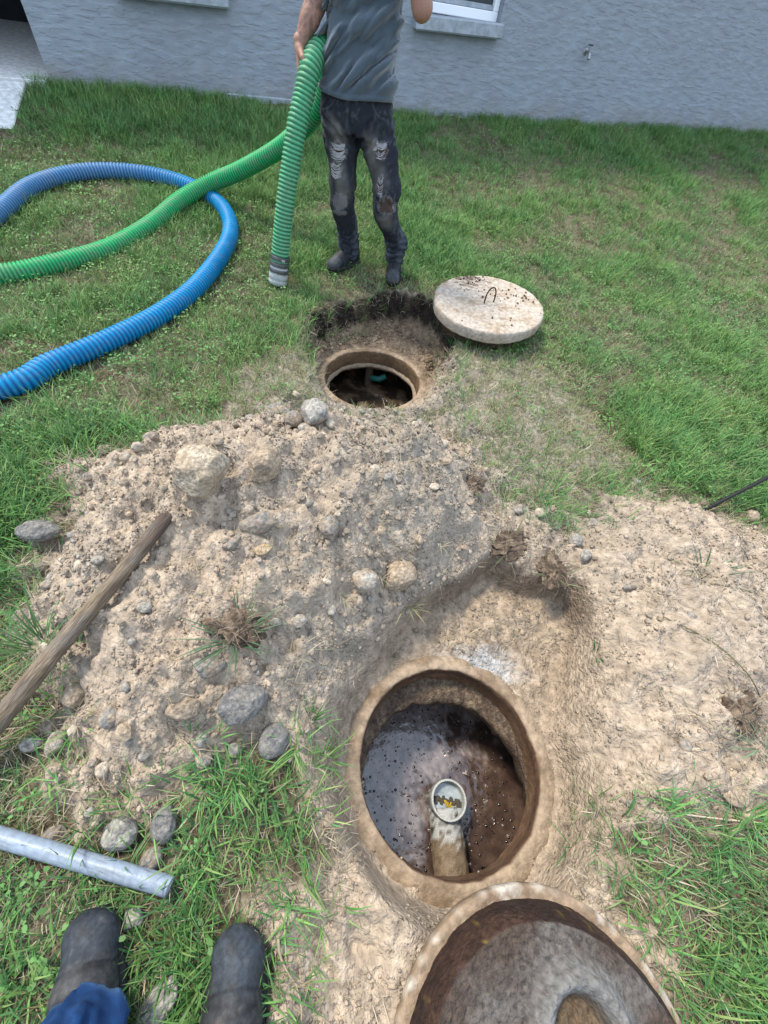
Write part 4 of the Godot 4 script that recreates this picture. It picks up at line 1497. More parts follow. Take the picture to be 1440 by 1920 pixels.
	jf.skin(js, func(p: Vector3) -> Color:
		var n := n_mid.get_noise_3d(p.x * 0.9, p.y * 0.5, p.z)
		var g := n_fine.get_noise_3d(p.x * 1.5, p.y, p.z * 1.5)
		var c := Color(0.028, 0.033, 0.045)
		var front := smooth((p.z + 3.03) / 0.08)
		var right := p.x < -0.538 + (0.72 - p.y) * 0.25
		var cx := lerpf(-0.625, -0.585, clampf((0.8 - p.y) / 0.5, 0.0, 1.0)) if right else lerpf(-0.45, -0.29, clampf((0.8 - p.y) / 0.6, 0.0, 1.0))
		var fade := exp(-pow((p.x - cx) / 0.05, 2.0)) * front * smooth((0.84 - p.y) / 0.1) * smooth((p.y - 0.28) / 0.1)
		c = c.lerp(Color(0.17, 0.165, 0.15), clampf(fade * (0.6 + n * 2.2), 0.0, 0.9))
		c = c.lerp(Color(0.13, 0.14, 0.155), clampf(g * 1.8 + n * 0.8 - 0.35, 0.0, 0.45))
		if p.z > -2.95:
			var pk := Vector2((absf(p.x + 0.538) - 0.18) / 0.085, (p.y - 0.91) / 0.085).length()
			c = c.lerp(Color(0.14, 0.15, 0.17), smooth(1.0 - absf(pk - 1.05) / 0.06) * 0.5 + smooth(1.0 - absf(p.x + 0.57) / 0.006) * smooth((p.y - 0.75) / 0.02) * 0.5)
		# pale outer seams
		if absf(p.z + 3.02) < 0.02 and p.y < 0.86:
			c = c.lerp(Color(0.12, 0.14, 0.17), 0.45)
		for t in tears:
			var mine: bool = (t[0] == 0) == right
			if mine and p.z > -3.02:
				var e := Vector2((p.x - t[1]) / t[3], (p.y - t[2]) / t[4]).length() + g * 0.5
				if e < 1.25:
					c = c.lerp(Color(0.30, 0.31, 0.32), smooth((1.25 - e) / 0.25) * 0.6)
				if e < 1.0:
					c = c.lerp(Color(0.105, 0.07, 0.058), smooth((1.0 - e) / 0.2) * t[5])
		return c * (1.0 + 0.25 * n))
	put("jeans", js.commit(), mats.denim, o)
	var r := RandomNumberGenerator.new()
	r.seed = 31
	for t in tears:
		var th := Shape.new()
		th.tint = Color(0.56, 0.56, 0.57)
		var a: Vector3 = hip_r if t[0] == 0 else hip_l
		var b: Vector3 = knee_r if t[0] == 0 else knee_l
		var ra := 0.106
		var rb := 0.077
		a += Vector3(0, -0.02, 0)
		b += Vector3(0, 0.06, 0)
		if t[2] < b.y:
			a = b
			b = ank_r if t[0] == 0 else ank_l
			ra = 0.075
			rb = 0.06
		for k in int(4 + t[3] * t[4] * 16000.0):
			var y: float = t[2] + r.randf_range(-1, 1) * t[4]
			var x0: float = t[1] - t[3] * r.randf_range(0.5, 1.0)
			var x1: float = t[1] + t[3] * r.randf_range(0.5, 1.0)
			var sag := r.randf_range(0.002, 0.016)
			var path := PackedVector3Array()
			for q in 6:
				var u := q / 5.0
				path.append(leg_surface(a, b, ra + 0.0035, rb + 0.0035, lerpf(x0, x1, u), y - sag * sin(u * PI) + 0.004 * (u - 0.5)))
			var wide := r.randf_range(0.0008, 0.0024)
			th.tube(path, func(_k, _a): return wide, 5)
		tag(put("frayed_threads", th.commit(), mats.thread, o), "", "", "", "stuff")
	boot(o, Vector3(ank_r.x, lawn(ank_r.x, -3.05) + 0.012, -3.055), -0.55, 1.0, Color(0.026, 0.029, 0.036), Color(0.075, 0.085, 0.10), true, 1.0)
	boot(o, Vector3(ank_l.x, lawn(ank_l.x, -3.05) + 0.012, -3.065), 0.10, 1.0, Color(0.026, 0.029, 0.036), Color(0.075, 0.085, 0.10), true, 5.0)


func photographer() -> void:
	var o := thing("person", "person in dark grey boots and bright blue jeans standing beside the grey conduit", "person")
	var ank_l := Vector3(-0.345, 0.10, 0.40)
	var ank_r := Vector3(-0.083, 0.10, 0.40)
	var knee_l := Vector3(-0.335, 0.50, 0.46)
	var knee_r := Vector3(-0.10, 0.50, 0.44)
	var hip_l := Vector3(-0.31, 0.90, 0.56)
	var hip_r := Vector3(-0.13, 0.90, 0.56)
	var sh_l := Vector3(-0.40, 1.44, 0.58)
	var sh_r := Vector3(-0.04, 1.44, 0.58)
	var hd := Vector3(-0.21, 1.68, 0.52)
	var face := Vector3(0.2, 0, -1)
	var body := Shape.new()
	var f := Field.new(Vector3(-0.7, 0.0, 0.05), Vector3(0.3, 1.64, 0.85), 0.014)
	f.stack([[0.84, -0.22, 0.57, 0.16, 0.1], [1.2, -0.22, 0.58, 0.15, 0.1], [1.4, -0.22, 0.59, 0.165, 0.09], [1.48, -0.22, 0.59, 0.1, 0.06]], 0.03)
	for q in [[hip_r, knee_r, ank_r], [hip_l, knee_l, ank_l]]:
		f.cone(q[0], q[1], 0.066, 0.048, 0.02)
		f.cone(q[1], q[2], 0.048, 0.034, 0.02)
	f.cone(hd + Vector3(0, -0.19, 0.03), Vector3(-0.22, 1.42, 0.59), 0.058, 0.07, 0.03)
	var el_l := Vector3(-0.45, 1.17, 0.50)
	var el_r := Vector3(0.02, 1.17, 0.50)
	var wr_l := Vector3(-0.27, 1.27, 0.30)
	var wr_r := Vector3(-0.05, 1.27, 0.30)
	for q in [[sh_l, el_l, wr_l], [sh_r, el_r, wr_r]]:
		f.cone(q[0], q[1], 0.05, 0.043, 0.02)
		f.cone(q[1], q[2], 0.043, 0.029, 0.02)
	f.skin(body)
	hand(body, wr_l, Vector3(0.75, 0.45, -0.35), Vector3(0.3, 0.2, -0.9), Vector3(0.1, 0.9, 0.2), [0.35, 0.4, 0.3])
	hand(body, wr_r, Vector3(-0.75, 0.45, -0.35), Vector3(-0.3, 0.2, -0.9), Vector3(0.1, 0.9, 0.2), [0.35, 0.4, 0.3])
	head(body, hd, face)
	put("body", body.commit(), mats.skin, o)
	hair_and_eyes(o, hd, face, Color(0.03, 0.022, 0.016))
	var sf := Field.new(Vector3(-0.55, 0.84, 0.38), Vector3(0.12, 1.56, 0.78), 0.012)
	sf.stack([[0.86, -0.22, 0.57, 0.192, 0.135], [1.2, -0.22, 0.58, 0.185, 0.13], [1.36, -0.22, 0.58, 0.19, 0.115], [1.44, -0.22, 0.59, 0.15, 0.09], [1.5, -0.22, 0.59, 0.085, 0.07]], 0.02, 2.3)
	sf.cone(sh_l + Vector3(0.02, 0, 0), sh_l.lerp(el_l, 0.65), 0.074, 0.07, 0.03)
	sf.cone(sh_r + Vector3(-0.02, 0, 0), sh_r.lerp(el_r, 0.65), 0.074, 0.07, 0.03)
	sf.each(func(p: Vector3, d: float) -> float: return maxf(d - 0.008 * n_mid.get_noise_3d(p.x, p.y * 0.6, p.z), 0.07 - (p - Vector3(-0.215, 1.52, 0.56)).length()))
	var sh := Shape.new()
	sh.tint = Color(0.12, 0.12, 0.12)
	sf.skin(sh)
	put("shirt", sh.commit(), mats.cloth, o)
	var jf := Field.new(Vector3(-0.48, 0.08, 0.24), Vector3(0.05, 1.0, 0.75), 0.0075)
	jf.stack([[0.78, -0.22, 0.57, 0.175, 0.115], [0.9, -0.22, 0.57, 0.185, 0.12], [0.98, -0.22, 0.57, 0.17, 0.11]], 0.02, 2.4)
	for q in [[hip_r, knee_r, ank_r], [hip_l, knee_l, ank_l]]:
		jf.cone(q[0] + Vector3(0, -0.02, 0), q[1], 0.09, 0.074, 0.025)
		jf.cone(q[1], q[2] + Vector3(0, 0.03, -0.02 if q[2].x < -0.2 else -0.005), 0.074, 0.088 if q[2].x < -0.2 else 0.074, 0.02)
	jf.each(func(p: Vector3, d: float) -> float:
		var n := n_mid.get_noise_3d(p.x * 0.8, p.y * 0.8, p.z * 0.8)
		var low := 0.115 + 0.04 * smooth((p.z - 0.30) / -0.1)
		if p.x > -0.2:
			low = 0.205
		var w := 0.013 * n + 0.007 * sin(p.y * 75.0 + p.x * 30.0 + 8.0 * n) * smooth((0.4 - p.y) / 0.1)
		w += 0.003 * smooth((low + 0.014 - p.y) / 0.006)
		return maxf(d - w, low - p.y))
	var js := Shape.new()
	jf.skin(js, func(p: Vector3) -> Color:
		var n := n_fine.get_noise_3d(p.x * 1.5, p.y, p.z * 1.5)
		var low := 0.115 if p.x < -0.2 else 0.205
		var c := Color(0.014, 0.06, 0.19) * (1.0 + 0.35 * n)
		return c.lerp(Color(0.09, 0.19, 0.34), smooth((low + 0.016 - p.y) / 0.008) * 0.7))
	put("jeans", js.commit(), mats.denim, o)
	boot(o, Vector3(-0.352, 0.005, 0.392), PI + 0.47, 1.12, Color(0.070, 0.070, 0.074), Color(0.036, 0.045, 0.06), false, 2.0)
	boot(o, Vector3(-0.083, 0.005, 0.392), PI + 0.27, 1.12, Color(0.052, 0.054, 0.06), Color(0.05, 0.063, 0.08), false, 7.0)

# ---------------------------------------------------------------- hoses, handle, conduit, rod

func corrugated(pts: Array, r: float, pitch: float, tone: Callable, wall: Color, depth := 0.0045) -> ArrayMesh:
	var path := spline(pts, pitch / 4.0)
	var s := Shape.new()
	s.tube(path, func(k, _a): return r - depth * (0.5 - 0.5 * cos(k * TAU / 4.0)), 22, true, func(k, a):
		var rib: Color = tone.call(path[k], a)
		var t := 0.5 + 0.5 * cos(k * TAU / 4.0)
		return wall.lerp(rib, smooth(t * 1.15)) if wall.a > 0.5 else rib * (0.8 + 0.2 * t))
	return s.commit()


func hoses() -> void:
	var o := thing("suction_hose", "green ribbed suction hose held by the worker, trailing off to the left", "hose")
	var green := func(p: Vector3, _a: float) -> Color:
		var n := n_mid.get_noise_3d(p.x * 0.7, p.y * 0.7, p.z * 0.7)
		var hang := smooth((p.x + 1.15) / 0.2) * smooth((p.z + 3.02) / 0.06)
		var c := Color(0.02, 0.40, 0.12).lerp(Color(0.12, 0.43, 0.22), hang)
		n = n_fine.get_noise_3d(p.x * 0.4, p.y * 0.4 + sin(_a) * 0.05, p.z * 0.4 + cos(_a) * 0.05)
		return c.lerp(Color(0.22, 0.26, 0.17), clampf(n * 1.3 + 0.05, 0.0, 0.45))
	var pts := [Vector3(-0.915, 0.135, -2.655), Vector3(-0.876, 0.393, -2.70), Vector3(-0.844, 0.582, -2.75), Vector3(-0.812, 0.752, -2.80), Vector3(-0.782, 0.869, -2.85), Vector3(-0.759, 0.965, -2.90), Vector3(-0.738, 1.02, -2.98), Vector3(-0.722, 1.015, -3.09), Vector3(-0.740, 0.93, -3.19), Vector3(-0.795, 0.789, -3.25), Vector3(-0.91, 0.668, -3.31), Vector3(-1.114, 0.515, -3.385), Vector3(-1.417, 0.345, -3.45), Vector3(-1.66, 0.235, -3.46), Vector3(-1.80, 0.165, -3.28), Vector3(-1.885, 0.095, -2.95), Vector3(-1.99, 0.055, -2.62), Vector3(-2.14, 0.055, -2.31), Vector3(-2.32, 0.055, -2.08), Vector3(-2.75, 0.055, -1.8), Vector3(-3.6, 0.055, -1.75)]
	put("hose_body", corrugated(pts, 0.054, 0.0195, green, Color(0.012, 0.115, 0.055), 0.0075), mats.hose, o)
	var dir := (Vector3(-0.876, 0.393, -2.70) - Vector3(-0.93, 0.035, -2.635)).normalized()
	var end := Vector3(-0.93, 0.022, -2.634)
	var cuff := Shape.new()
	cuff.tint = Color(0.42, 0.44, 0.44)
	var cp := PackedVector3Array()
	var cr := []
	for q in [[0.0, 0.048], [0.004, 0.056], [0.02, 0.058], [0.026, 0.053], [0.034, 0.053], [0.038, 0.057], [0.06, 0.058], [0.064, 0.054], [0.11, 0.053]]:
		cp.append(end + dir * q[0])
		cr.append(q[1])
	cuff.tube(cp, func(k, _a): return cr[k], 32)
	put("coupling", cuff.commit(), mats.plastic, o)
	for z in [0.082, 0.118, 0.152]:
		var b := Shape.new()
		b.tint = Color(0.40, 0.40, 0.41)
		b.tube(PackedVector3Array([end + dir * (z - 0.011), end + dir * (z - 0.010), end + dir * (z + 0.010), end + dir * (z + 0.011)]), func(k, _a): return 0.0565 if k == 0 or k == 3 else 0.0595, 32)
		put("hose_clamp", b.commit(), mats.metal, o)
	var sc := Shape.new()
	sc.box(end + dir * 0.152 + Vector3(0.035, 0.0, 0.052), Vector3(0.022, 0.016, 0.012), 0.003)
	put("clamp_screw", sc.commit(false), mats.metal, o)

	var bl := thing("suction_hose", "blue ribbed suction hose looping across the grass under the green one", "hose")
	var blue := func(p: Vector3, a: float) -> Color:
		var n := n_mid.get_noise_3d(p.x * 0.6, p.y * 0.6, p.z * 0.6)
		var c := Color(0.003, 0.21, 0.44).lerp(Color(0.005, 0.27, 0.52), clampf(n + 0.4, 0.0, 1.0))
		var dusty := smooth((-p.x - 1.75) / 0.6) * smooth((-p.z - 1.4) / 0.5)
		c = c.lerp(Color(0.15, 0.21, 0.29), dusty * (0.62 + 0.3 * n))
		n = n_fine.get_noise_3d(p.x * 0.5, p.y * 0.5 + sin(a) * 0.06, p.z * 0.5 + cos(a) * 0.06)
		return c.lerp(Color(0.20, 0.24, 0.27), clampf(n * 1.2 - 0.1, 0.0, 0.22))
	var bp := [Vector3(-3.0, 0.055, -0.55), Vector3(-2.2, 0.055, -0.85), Vector3(-1.69, 0.055, -1.24), Vector3(-1.60, 0.055, -1.45), Vector3(-1.48, 0.055, -1.69), Vector3(-1.37, 0.055, -2.00), Vector3(-1.32, 0.055, -2.36), Vector3(-1.33, 0.055, -2.81), Vector3(-1.40, 0.055, -3.12), Vector3(-1.56, 0.055, -3.37), Vector3(-1.80, 0.056, -3.52), Vector3(-2.09, 0.055, -3.57), Vector3(-2.37, 0.055, -3.50), Vector3(-2.59, 0.055, -3.33), Vector3(-2.71, 0.055, -3.04), Vector3(-2.68, 0.055, -2.65), Vector3(-2.66, 0.055, -2.2), Vector3(-2.9, 0.055, -1.6)]
	for k in bp.size():
		bp[k].y += lawn(bp[k].x, bp[k].z)
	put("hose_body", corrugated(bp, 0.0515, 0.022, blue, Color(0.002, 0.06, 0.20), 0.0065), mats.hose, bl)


func tools() -> void:
	# wooden handle lying up the pile
	var st := thing("wooden_handle", "weathered round wooden tool handle lying on the left slope of the dirt pile", "tool handle")
	var a := Vector3(-0.597, 0.302, -0.628)
	var b := Vector3(-0.885, 0.052, 0.07)
	var path := PackedVector3Array()
	for k in 60:
		var t := k / 59.0
		path.append(Vector3(0.0015 * sin(t * 9.0), 0.002 * sin(t * PI), -a.distance_to(b) * t))
	var s := Shape.new()
	var wood := func(k: int, an: float) -> Color:
		var t := k / 59.0
		var g := n_fine.get_noise_2d(cos(an) * 0.5 + sin(an) * 0.35, t * 0.35)
		var m := n_mid.get_noise_2d(an * 0.06, t * 0.9)
		var c := Color(0.36, 0.275, 0.19).lerp(Color(0.22, 0.16, 0.105), clampf(g * 1.6 + 0.3, 0.0, 1.0))
		c = c.lerp(Color(0.12, 0.08, 0.065), smooth((0.22 - t) / 0.16) * 0.75)
		c = c.lerp(Color(0.42, 0.31, 0.19), exp(-pow((t - 0.36) / 0.03, 2.0)) * clampf(m * 2.0 + 0.6, 0.0, 1.0))
		return c.lerp(Color(0.30, 0.265, 0.225), clampf(m * 1.3, 0.0, 0.6))
	s.tube(path, func(k, an): return (0.0195 + 0.0045 * smooth(k / 59.0)) * (0.72 if k == 0 else (0.93 if k == 1 else 1.0)) + 0.0009 * sin(an * 3.0 + k * 0.2) + 0.0012 * n_mid.get_noise_2d(k * 0.02, an * 0.1), 24, true, wood)
	put("shaft", s.commit(), mats.wood, st)
	st.transform = Transform3D(Basis.looking_at(b - a, Vector3.DOWN), a)
	# grey conduit
	var cd := thing("conduit_pipe", "short straight grey plastic conduit pipe lying in the grass at the lower left", "pipe")
	var d := Shape.new()
	var p0 := Vector3(-0.93, 0.028, 0.109)
	var p1 := Vector3(-0.312, 0.034, 0.152)
	var dir := (p1 - p0).normalized()
	var pp := PackedVector3Array()
	for k in 24:
		pp.append(p0.lerp(p1, k / 23.0))
	var tone := func(k: int, an: float) -> Color:
		var n := n_fine.get_noise_2d(k * 0.05, cos(an) * 0.3)
		var m := n_mid.get_noise_2d(k * 0.05, an * 0.07)
		return Color(0.26, 0.315, 0.385).lerp(Color(0.15, 0.15, 0.15), clampf(n * 1.2 + m - 0.2, 0.0, 0.7))
	d.tube(pp, func(_k, _a): return 0.0190, 32, false, tone)
	d.tint = Color(0.36, 0.39, 0.42)
	d.tube(PackedVector3Array([p1, p1 + dir * 0.002, p1 + dir * 0.0021, p1 - dir * 0.15]), func(k, _a): return [0.0190, 0.0184, 0.0160, 0.0158][k], 32, false)
	put("pipe_body", d.commit(), mats.plastic, cd)
	# thin black rod at the right edge
	var rd := Shape.new()
	rd.tint = Color(0.012, 0.013, 0.014)
	var q0 := Vector3(1.375, 0.0, -1.325)
	var q1 := Vector3(1.624, 0.15, -1.469)
	var far := q0 + (q1 - q0) * 2.6
	rd.tube(PackedVector3Array([q0 - (q1 - q0) * 0.1, q0, q1, far]), func(k, _a): return 0.005 if k == 0 else 0.0085, 10)
	tag(put("metal_rod", rd.commit(), mats.plastic), "thin black rod stuck in the grass at the right edge of the sand", "rod")

# ---------------------------------------------------------------- stones

func ico(levels: int) -> Array:
	var t := (1.0 + sqrt(5.0)) / 2.0
	var v := [Vector3(-1, t, 0), Vector3(1, t, 0), Vector3(-1, -t, 0), Vector3(1, -t, 0), Vector3(0, -1, t), Vector3(0, 1, t), Vector3(0, -1, -t), Vector3(0, 1, -t), Vector3(t, 0, -1), Vector3(t, 0, 1), Vector3(-t, 0, -1), Vector3(-t, 0, 1)]
	for k in v.size():
		v[k] = (v[k] as Vector3).normalized()
	var f := [[0, 11, 5], [0, 5, 1], [0, 1, 7], [0, 7, 10], [0, 10, 11], [1, 5, 9], [5, 11, 4], [11, 10, 2], [10, 7, 6], [7, 1, 8], [3, 9, 4], [3, 4, 2], [3, 2, 6], [3, 6, 8], [3, 8, 9], [4, 9, 5], [2, 4, 11], [6, 2, 10], [8, 6, 7], [9, 8, 1]]
	for l in levels:
		var mid := {}
		var g := []
		for q in f:
			var m := []
			for e in 3:
				var a: int = mini(q[e], q[(e + 1) % 3])
				var b: int = maxi(q[e], q[(e + 1) % 3])
				var key := a * 100000 + b
				if not mid.has(key):
					mid[key] = v.size()
					v.append(((v[a] + v[b]) as Vector3).normalized())
				m.append(mid[key])
			g.append([q[0], m[0], m[2]])
			g.append([q[1], m[1], m[0]])
			g.append([q[2], m[2], m[1]])
			g.append([m[0], m[1], m[2]])
		f = g
	return [v, f]


# angular 0 = river cobble, 1 = broken block
func stone_mesh(seed_: int, levels: int, angular: float, tone: Color, tone2: Color) -> ArrayMesh:
	var r := RandomNumberGenerator.new()
	r.seed = seed_ * 7919 + 13
	var cuts := []
	for k in int(3 + angular * 9):
		var n := Vector3(r.randfn(), r.randfn() * 0.8, r.randfn()).normalized()
		cuts.append([n, r.randf_range(0.62, 0.9) + (1.0 - angular) * 0.12])
	var base := ico(levels)
	var s := Shape.new()
	var off := Vector3(seed_ * 3.7, seed_ * 1.3, seed_ * 2.1)
	for p in base[0]:
		var q: Vector3 = p
		q *= 1.0 + 0.16 * n_big.get_noise_3dv(p * 0.5 + off)
		for c in cuts:
			var over: float = q.dot(c[0]) - c[1]
			if over > 0.0:
				q -= c[0] * over * lerpf(0.75, 0.96, angular)
		q *= 1.0 + (0.035 + 0.03 * angular) * n_mid.get_noise_3dv(p * 0.22 + off) + 0.02 * n_fine.get_noise_3dv(p * 0.2 + off)
		var a := n_mid.get_noise_3dv(p * 0.16 + off)
		var b := n_fine.get_noise_3dv(p * 0.13 + off)
		s.tint = tone.lerp(tone2, clampf(0.5 + a * 1.6, 0.0, 1.0)) * (1.0 + 0.35 * b)
		s.add(q)
	for q in base[1]:
		s.tri(q[0], q[1], q[2])
	var vol := s.commit()
	return vol


func rocks() -> void:
	var grey := Color(0.30, 0.28, 0.25)
	var dgrey := Color(0.19, 0.185, 0.18)
	var pale := Color(0.52, 0.48, 0.41)
	var sandy := Color(0.50, 0.39, 0.27)
	var brown := Color(0.33, 0.26, 0.19)
	var soil := Color(0.45, 0.35, 0.255)
	# label, x, z, width, depth, height, turn, angular, tone, tone2, sunk share
	var list := [
		["largest sandy boulder perched on the crest of the dirt pile", -0.533, -0.726, 0.147, 0.112, 0.111, 0.5, 0.95, Color(0.60, 0.50, 0.37), sandy, 0.06],
		["brown blocky rock behind the large boulder on the pile", -0.393, -0.851, 0.105, 0.074, 0.076, 1.3, 0.8, sandy, brown, 0.25],
		["flat grey oval stone in the grass left of the pile", -1.114, -0.623, 0.103, 0.062, 0.052, 0.2, 0.2, grey, dgrey, 0.25],
		["grey rock half buried on the slope below the boulder", -0.356, -0.664, 0.083, 0.050, 0.059, 0.4, 0.6, grey, soil, 0.35],
		["thin ochre stone chip on the slope of the pile", -0.331, -0.604, 0.048, 0.040, 0.014, 0.9, 0.9, Color(0.46, 0.33, 0.18), sandy, 0.2],
		["bluish grey angular rock at the foot of the pile below the sod clump", -0.273, -0.222, 0.095, 0.076, 0.065, 0.7, 0.75, grey, dgrey, 0.2],
		["dark grey block between the pile and the nearer opening", -0.171, -0.155, 0.068, 0.072, 0.061, 0.15, 0.7, dgrey, grey, 0.25],
		["light grey rounded rock above the conduit pipe", -0.466, 0.081, 0.061, 0.060, 0.051, 0.3, 0.35, grey, pale, 0.15],
		["dark upright stone right of the light grey rock above the conduit", -0.376, 0.050, 0.046, 0.061, 0.049, 0.1, 0.55, dgrey, grey, 0.15],
		["small brown grey stone just above the end of the conduit", -0.380, 0.118, 0.037, 0.044, 0.033, -0.6, 0.5, brown, grey, 0.2],
		["long pale stone lying between the two boots of the person by the conduit", -0.255, 0.321, 0.050, 0.075, 0.044, -0.45, 0.65, grey, pale, 0.2],
		["whitish stone sunk in the grass below the conduit", -0.372, 0.214, 0.038, 0.036, 0.025, 0.4, 0.6, pale, grey, 0.35],
		["grey elongated stone in the grass above the conduit at the left", -0.618, 0.108, 0.044, 0.029, 0.024, 0.6, 0.4, grey, brown, 0.25],
		["pale stone in the grass below the lower end of the wooden handle", -0.775, -0.056, 0.041, 0.031, 0.030, 0.2, 0.4, pale, grey, 0.25],
		["tall pale stone at the left foot of the pile right of the wooden handle", -0.709, -0.064, 0.032, 0.046, 0.034, 0.1, 0.5, pale, brown, 0.25],
		["rounded sandy stone on the lower left of the pile", -0.569, -0.135, 0.045, 0.043, 0.037, 0.9, 0.35, soil, grey, 0.3],
		["sand coated stone right of the wooden handle", -0.718, -0.172, 0.051, 0.043, 0.039, 1.4, 0.3, soil, sandy, 0.3],
		["soil covered rock on the lower slope left of the bluish rock", -0.405, -0.178, 0.069, 0.044, 0.043, 0.2, 0.4, soil, brown, 0.4],
		["round tan stone at the left margin of the pile", -1.013, -0.360, 0.045, 0.036, 0.033, 0.6, 0.3, soil, grey, 0.25],
		["smooth sandy round rock on the brink above the nearer pit", 0.093, -0.704, 0.101, 0.085, 0.081, 0.5, 0.3, soil, sandy, 0.25],
		["smaller sandy stone left of the round rock on the brink", -0.021, -0.635, 0.065, 0.065, 0.051, 1.0, 0.4, soil, pale, 0.3],
		["grey stone on the middle slope of the pile", -0.156, -0.718, 0.049, 0.059, 0.043, 0.3, 0.5, grey, soil, 0.3],
		["grey round stone right of the pair below the farther opening", -0.310, -1.143, 0.073, 0.087, 0.069, 0.4, 0.2, grey, pale, 0.15],
		["brown grey stone in the middle of the row below the farther opening", -0.385, -1.146, 0.061, 0.062, 0.050, 1.2, 0.4, grey, brown, 0.2],
		["flat dusty rock left in the row below the farther opening", -0.562, -1.448, 0.094, 0.058, 0.051, 0.1, 0.5, soil, grey, 0.3],
		["small pale stone in front of the row below the farther opening", -0.329, -1.071, 0.037, 0.031, 0.029, 0.7, 0.5, pale, sandy, 0.2],
		["dusty stone at the far right shoulder of the pile", 0.252, -1.164, 0.057, 0.039, 0.033, 0.2, 0.5, grey, soil, 0.3],
		["smooth brown stone at the grass edge right of the rod", 1.607, -1.343, 0.053, 0.047, 0.047, 0.8, 0.2, brown, soil, 0.2],
		["upper grey pebble on the left edge of the sand", 0.771, -1.027, 0.047, 0.041, 0.038, 0.4, 0.3, grey, pale, 0.25],
		["lower grey pebble on the left edge of the sand", 0.786, -0.945, 0.038, 0.032, 0.031, 1.1, 0.3, grey, pale, 0.25],
		["flat tan slab of rock below the green tuft at the right", 1.100, -0.240, 0.071, 0.059, 0.028, 0.5, 0.9, sandy, soil, 0.3],
		["grey stone at the far left tip of the pile by the grass", -0.910, -0.831, 0.034, 0.029, 0.028, 0.3, 0.35, grey, soil, 0.25],
		["tan stone second from the tip of the far left edge", -0.845, -0.834, 0.036, 0.029, 0.029, 0.9, 0.4, soil, pale, 0.25],
		["tan stone third along the far left edge", -0.806, -0.854, 0.033, 0.026, 0.027, 0.1, 0.4, soil, pale, 0.25],
		["stone fourth along the far left edge of the pile by the grass", -0.793, -0.904, 0.038, 0.027, 0.027, 0.5, 0.4, soil, grey, 0.25],
		["grey stone by the reddish patch at the left", -1.062, -0.852, 0.035, 0.027, 0.023, 1.3, 0.3, grey, soil, 0.3],
		["small grey stone on the left slope near the wooden handle", -0.938, -0.440, 0.036, 0.027, 0.026, 0.5, 0.3, grey, soil, 0.3],
		["small stone at the left rim below the oval stone", -1.048, -0.516, 0.033, 0.026, 0.024, 0.1, 0.3, soil, grey, 0.3],
		["small smooth grey stone left of the dark block", -0.275, -0.123, 0.029, 0.032, 0.023, 0.2, 0.2, pale, grey, 0.3],
		["small sandy stone at the bottom edge of the pile", -0.336, -0.089, 0.030, 0.033, 0.026, 0.6, 0.4, soil, pale, 0.3],
		["angular sandy stone at the lower left of the pile below the rounded one", -0.517, -0.105, 0.031, 0.036, 0.023, 0.9, 0.8, soil, sandy, 0.3],
		["white chip beside the upper end of the wooden handle", -0.624, -0.590, 0.025, 0.026, 0.014, 0.2, 0.7, pale, pale, 0.2],
		["small grey stone left of the ochre chip", -0.411, -0.581, 0.035, 0.031, 0.027, 0.7, 0.5, grey, soil, 0.3],
		["small sandy stone right of the sod clump", -0.191, -0.459, 0.039, 0.037, 0.030, 0.3, 0.5, soil, pale, 0.3],
		["tiny grey stone above the sod clump", -0.247, -0.434, 0.029, 0.019, 0.019, 0.1, 0.4, grey, pale, 0.3],
		["dark earthy rock touching the left of the sod clump", -0.374, -0.285, 0.059, 0.049, 0.044, 0.4, 0.4, brown, grey, 0.35],
		["rounded stone on the sand left of the root ball", 0.958, -0.326, 0.030, 0.028, 0.025, 0.4, 0.3, soil, grey, 0.3],
		["thin dark stone lying on the upper sand", 0.895, -0.807, 0.043, 0.019, 0.016, 0.2, 0.5, brown, grey, 0.2],
		["dusty grey rock near the far crest of the pile", 0.045, -1.019, 0.055, 0.042, 0.037, 0.3, 0.6, grey, soil, 0.35],
	]
	var k := 0
	for q in list:
		k += 1
		var w: float = q[3]
		var lv := 4 if w > 0.085 else 3
		var m := stone_mesh(k, lv, q[7], q[8], q[9])
		var at := Vector3(q[1], 0, q[2])
		var hh: float = q[5]
		at.y = surface_height(at.x, at.z) + hh * (0.5 - q[10] * (0.35 if at.z > -0.12 and at.x < -0.2 else 1.0))
		var o := put("rock", m, mats.stone)
		o.position = at
		o.basis = Basis(Vector3.UP, q[6]) * Basis(Vector3(1, 0, 0), 0.12 * sin(k * 2.3)) * Basis.from_scale(Vector3(w, hh, q[4]) * 0.64)
		rock_spots.append(Vector3(at.x, w * 0.62, at.z))
		tag(o, q[0], "rock", "loose stones round the dig")


func scatter_point(r: RandomNumberGenerator) -> Vector2:
	return Vector2(r.randf_range(-1.35, 1.9), r.randf_range(-1.95, 0.5))


func stone_share(x: float, z: float) -> float:
	var b := bare_share(x, z)
	if b < 0.3 or field("front", x, z) > -0.02:
		return 0.0
	for c in [RIM1, RIM2]:
		if Vector2(x - c.x, z - c.z).length() < 0.40:
			return 0.0
	var w := 0.25 + 0.5 * clampf(n_big.get_noise_2d(x * 2.0 + 4.0, z * 2.0) * 2.0, 0.0, 1.0)
	w += 0.7 * bump_at(x, z, -0.85, -0.45, 0.25, 0.4) + 0.6 * bump_at(x, z, 0.0, -0.9, 0.3, 0.3) + 0.7 * bump_at(x, z, -0.2, -0.3, 0.15, 0.2)
	w *= 1.0 - 0.7 * smooth(field("sand", x, z) / 0.1)
	w *= 1.0 - 0.8 * pit1_share(x, z)
	return w


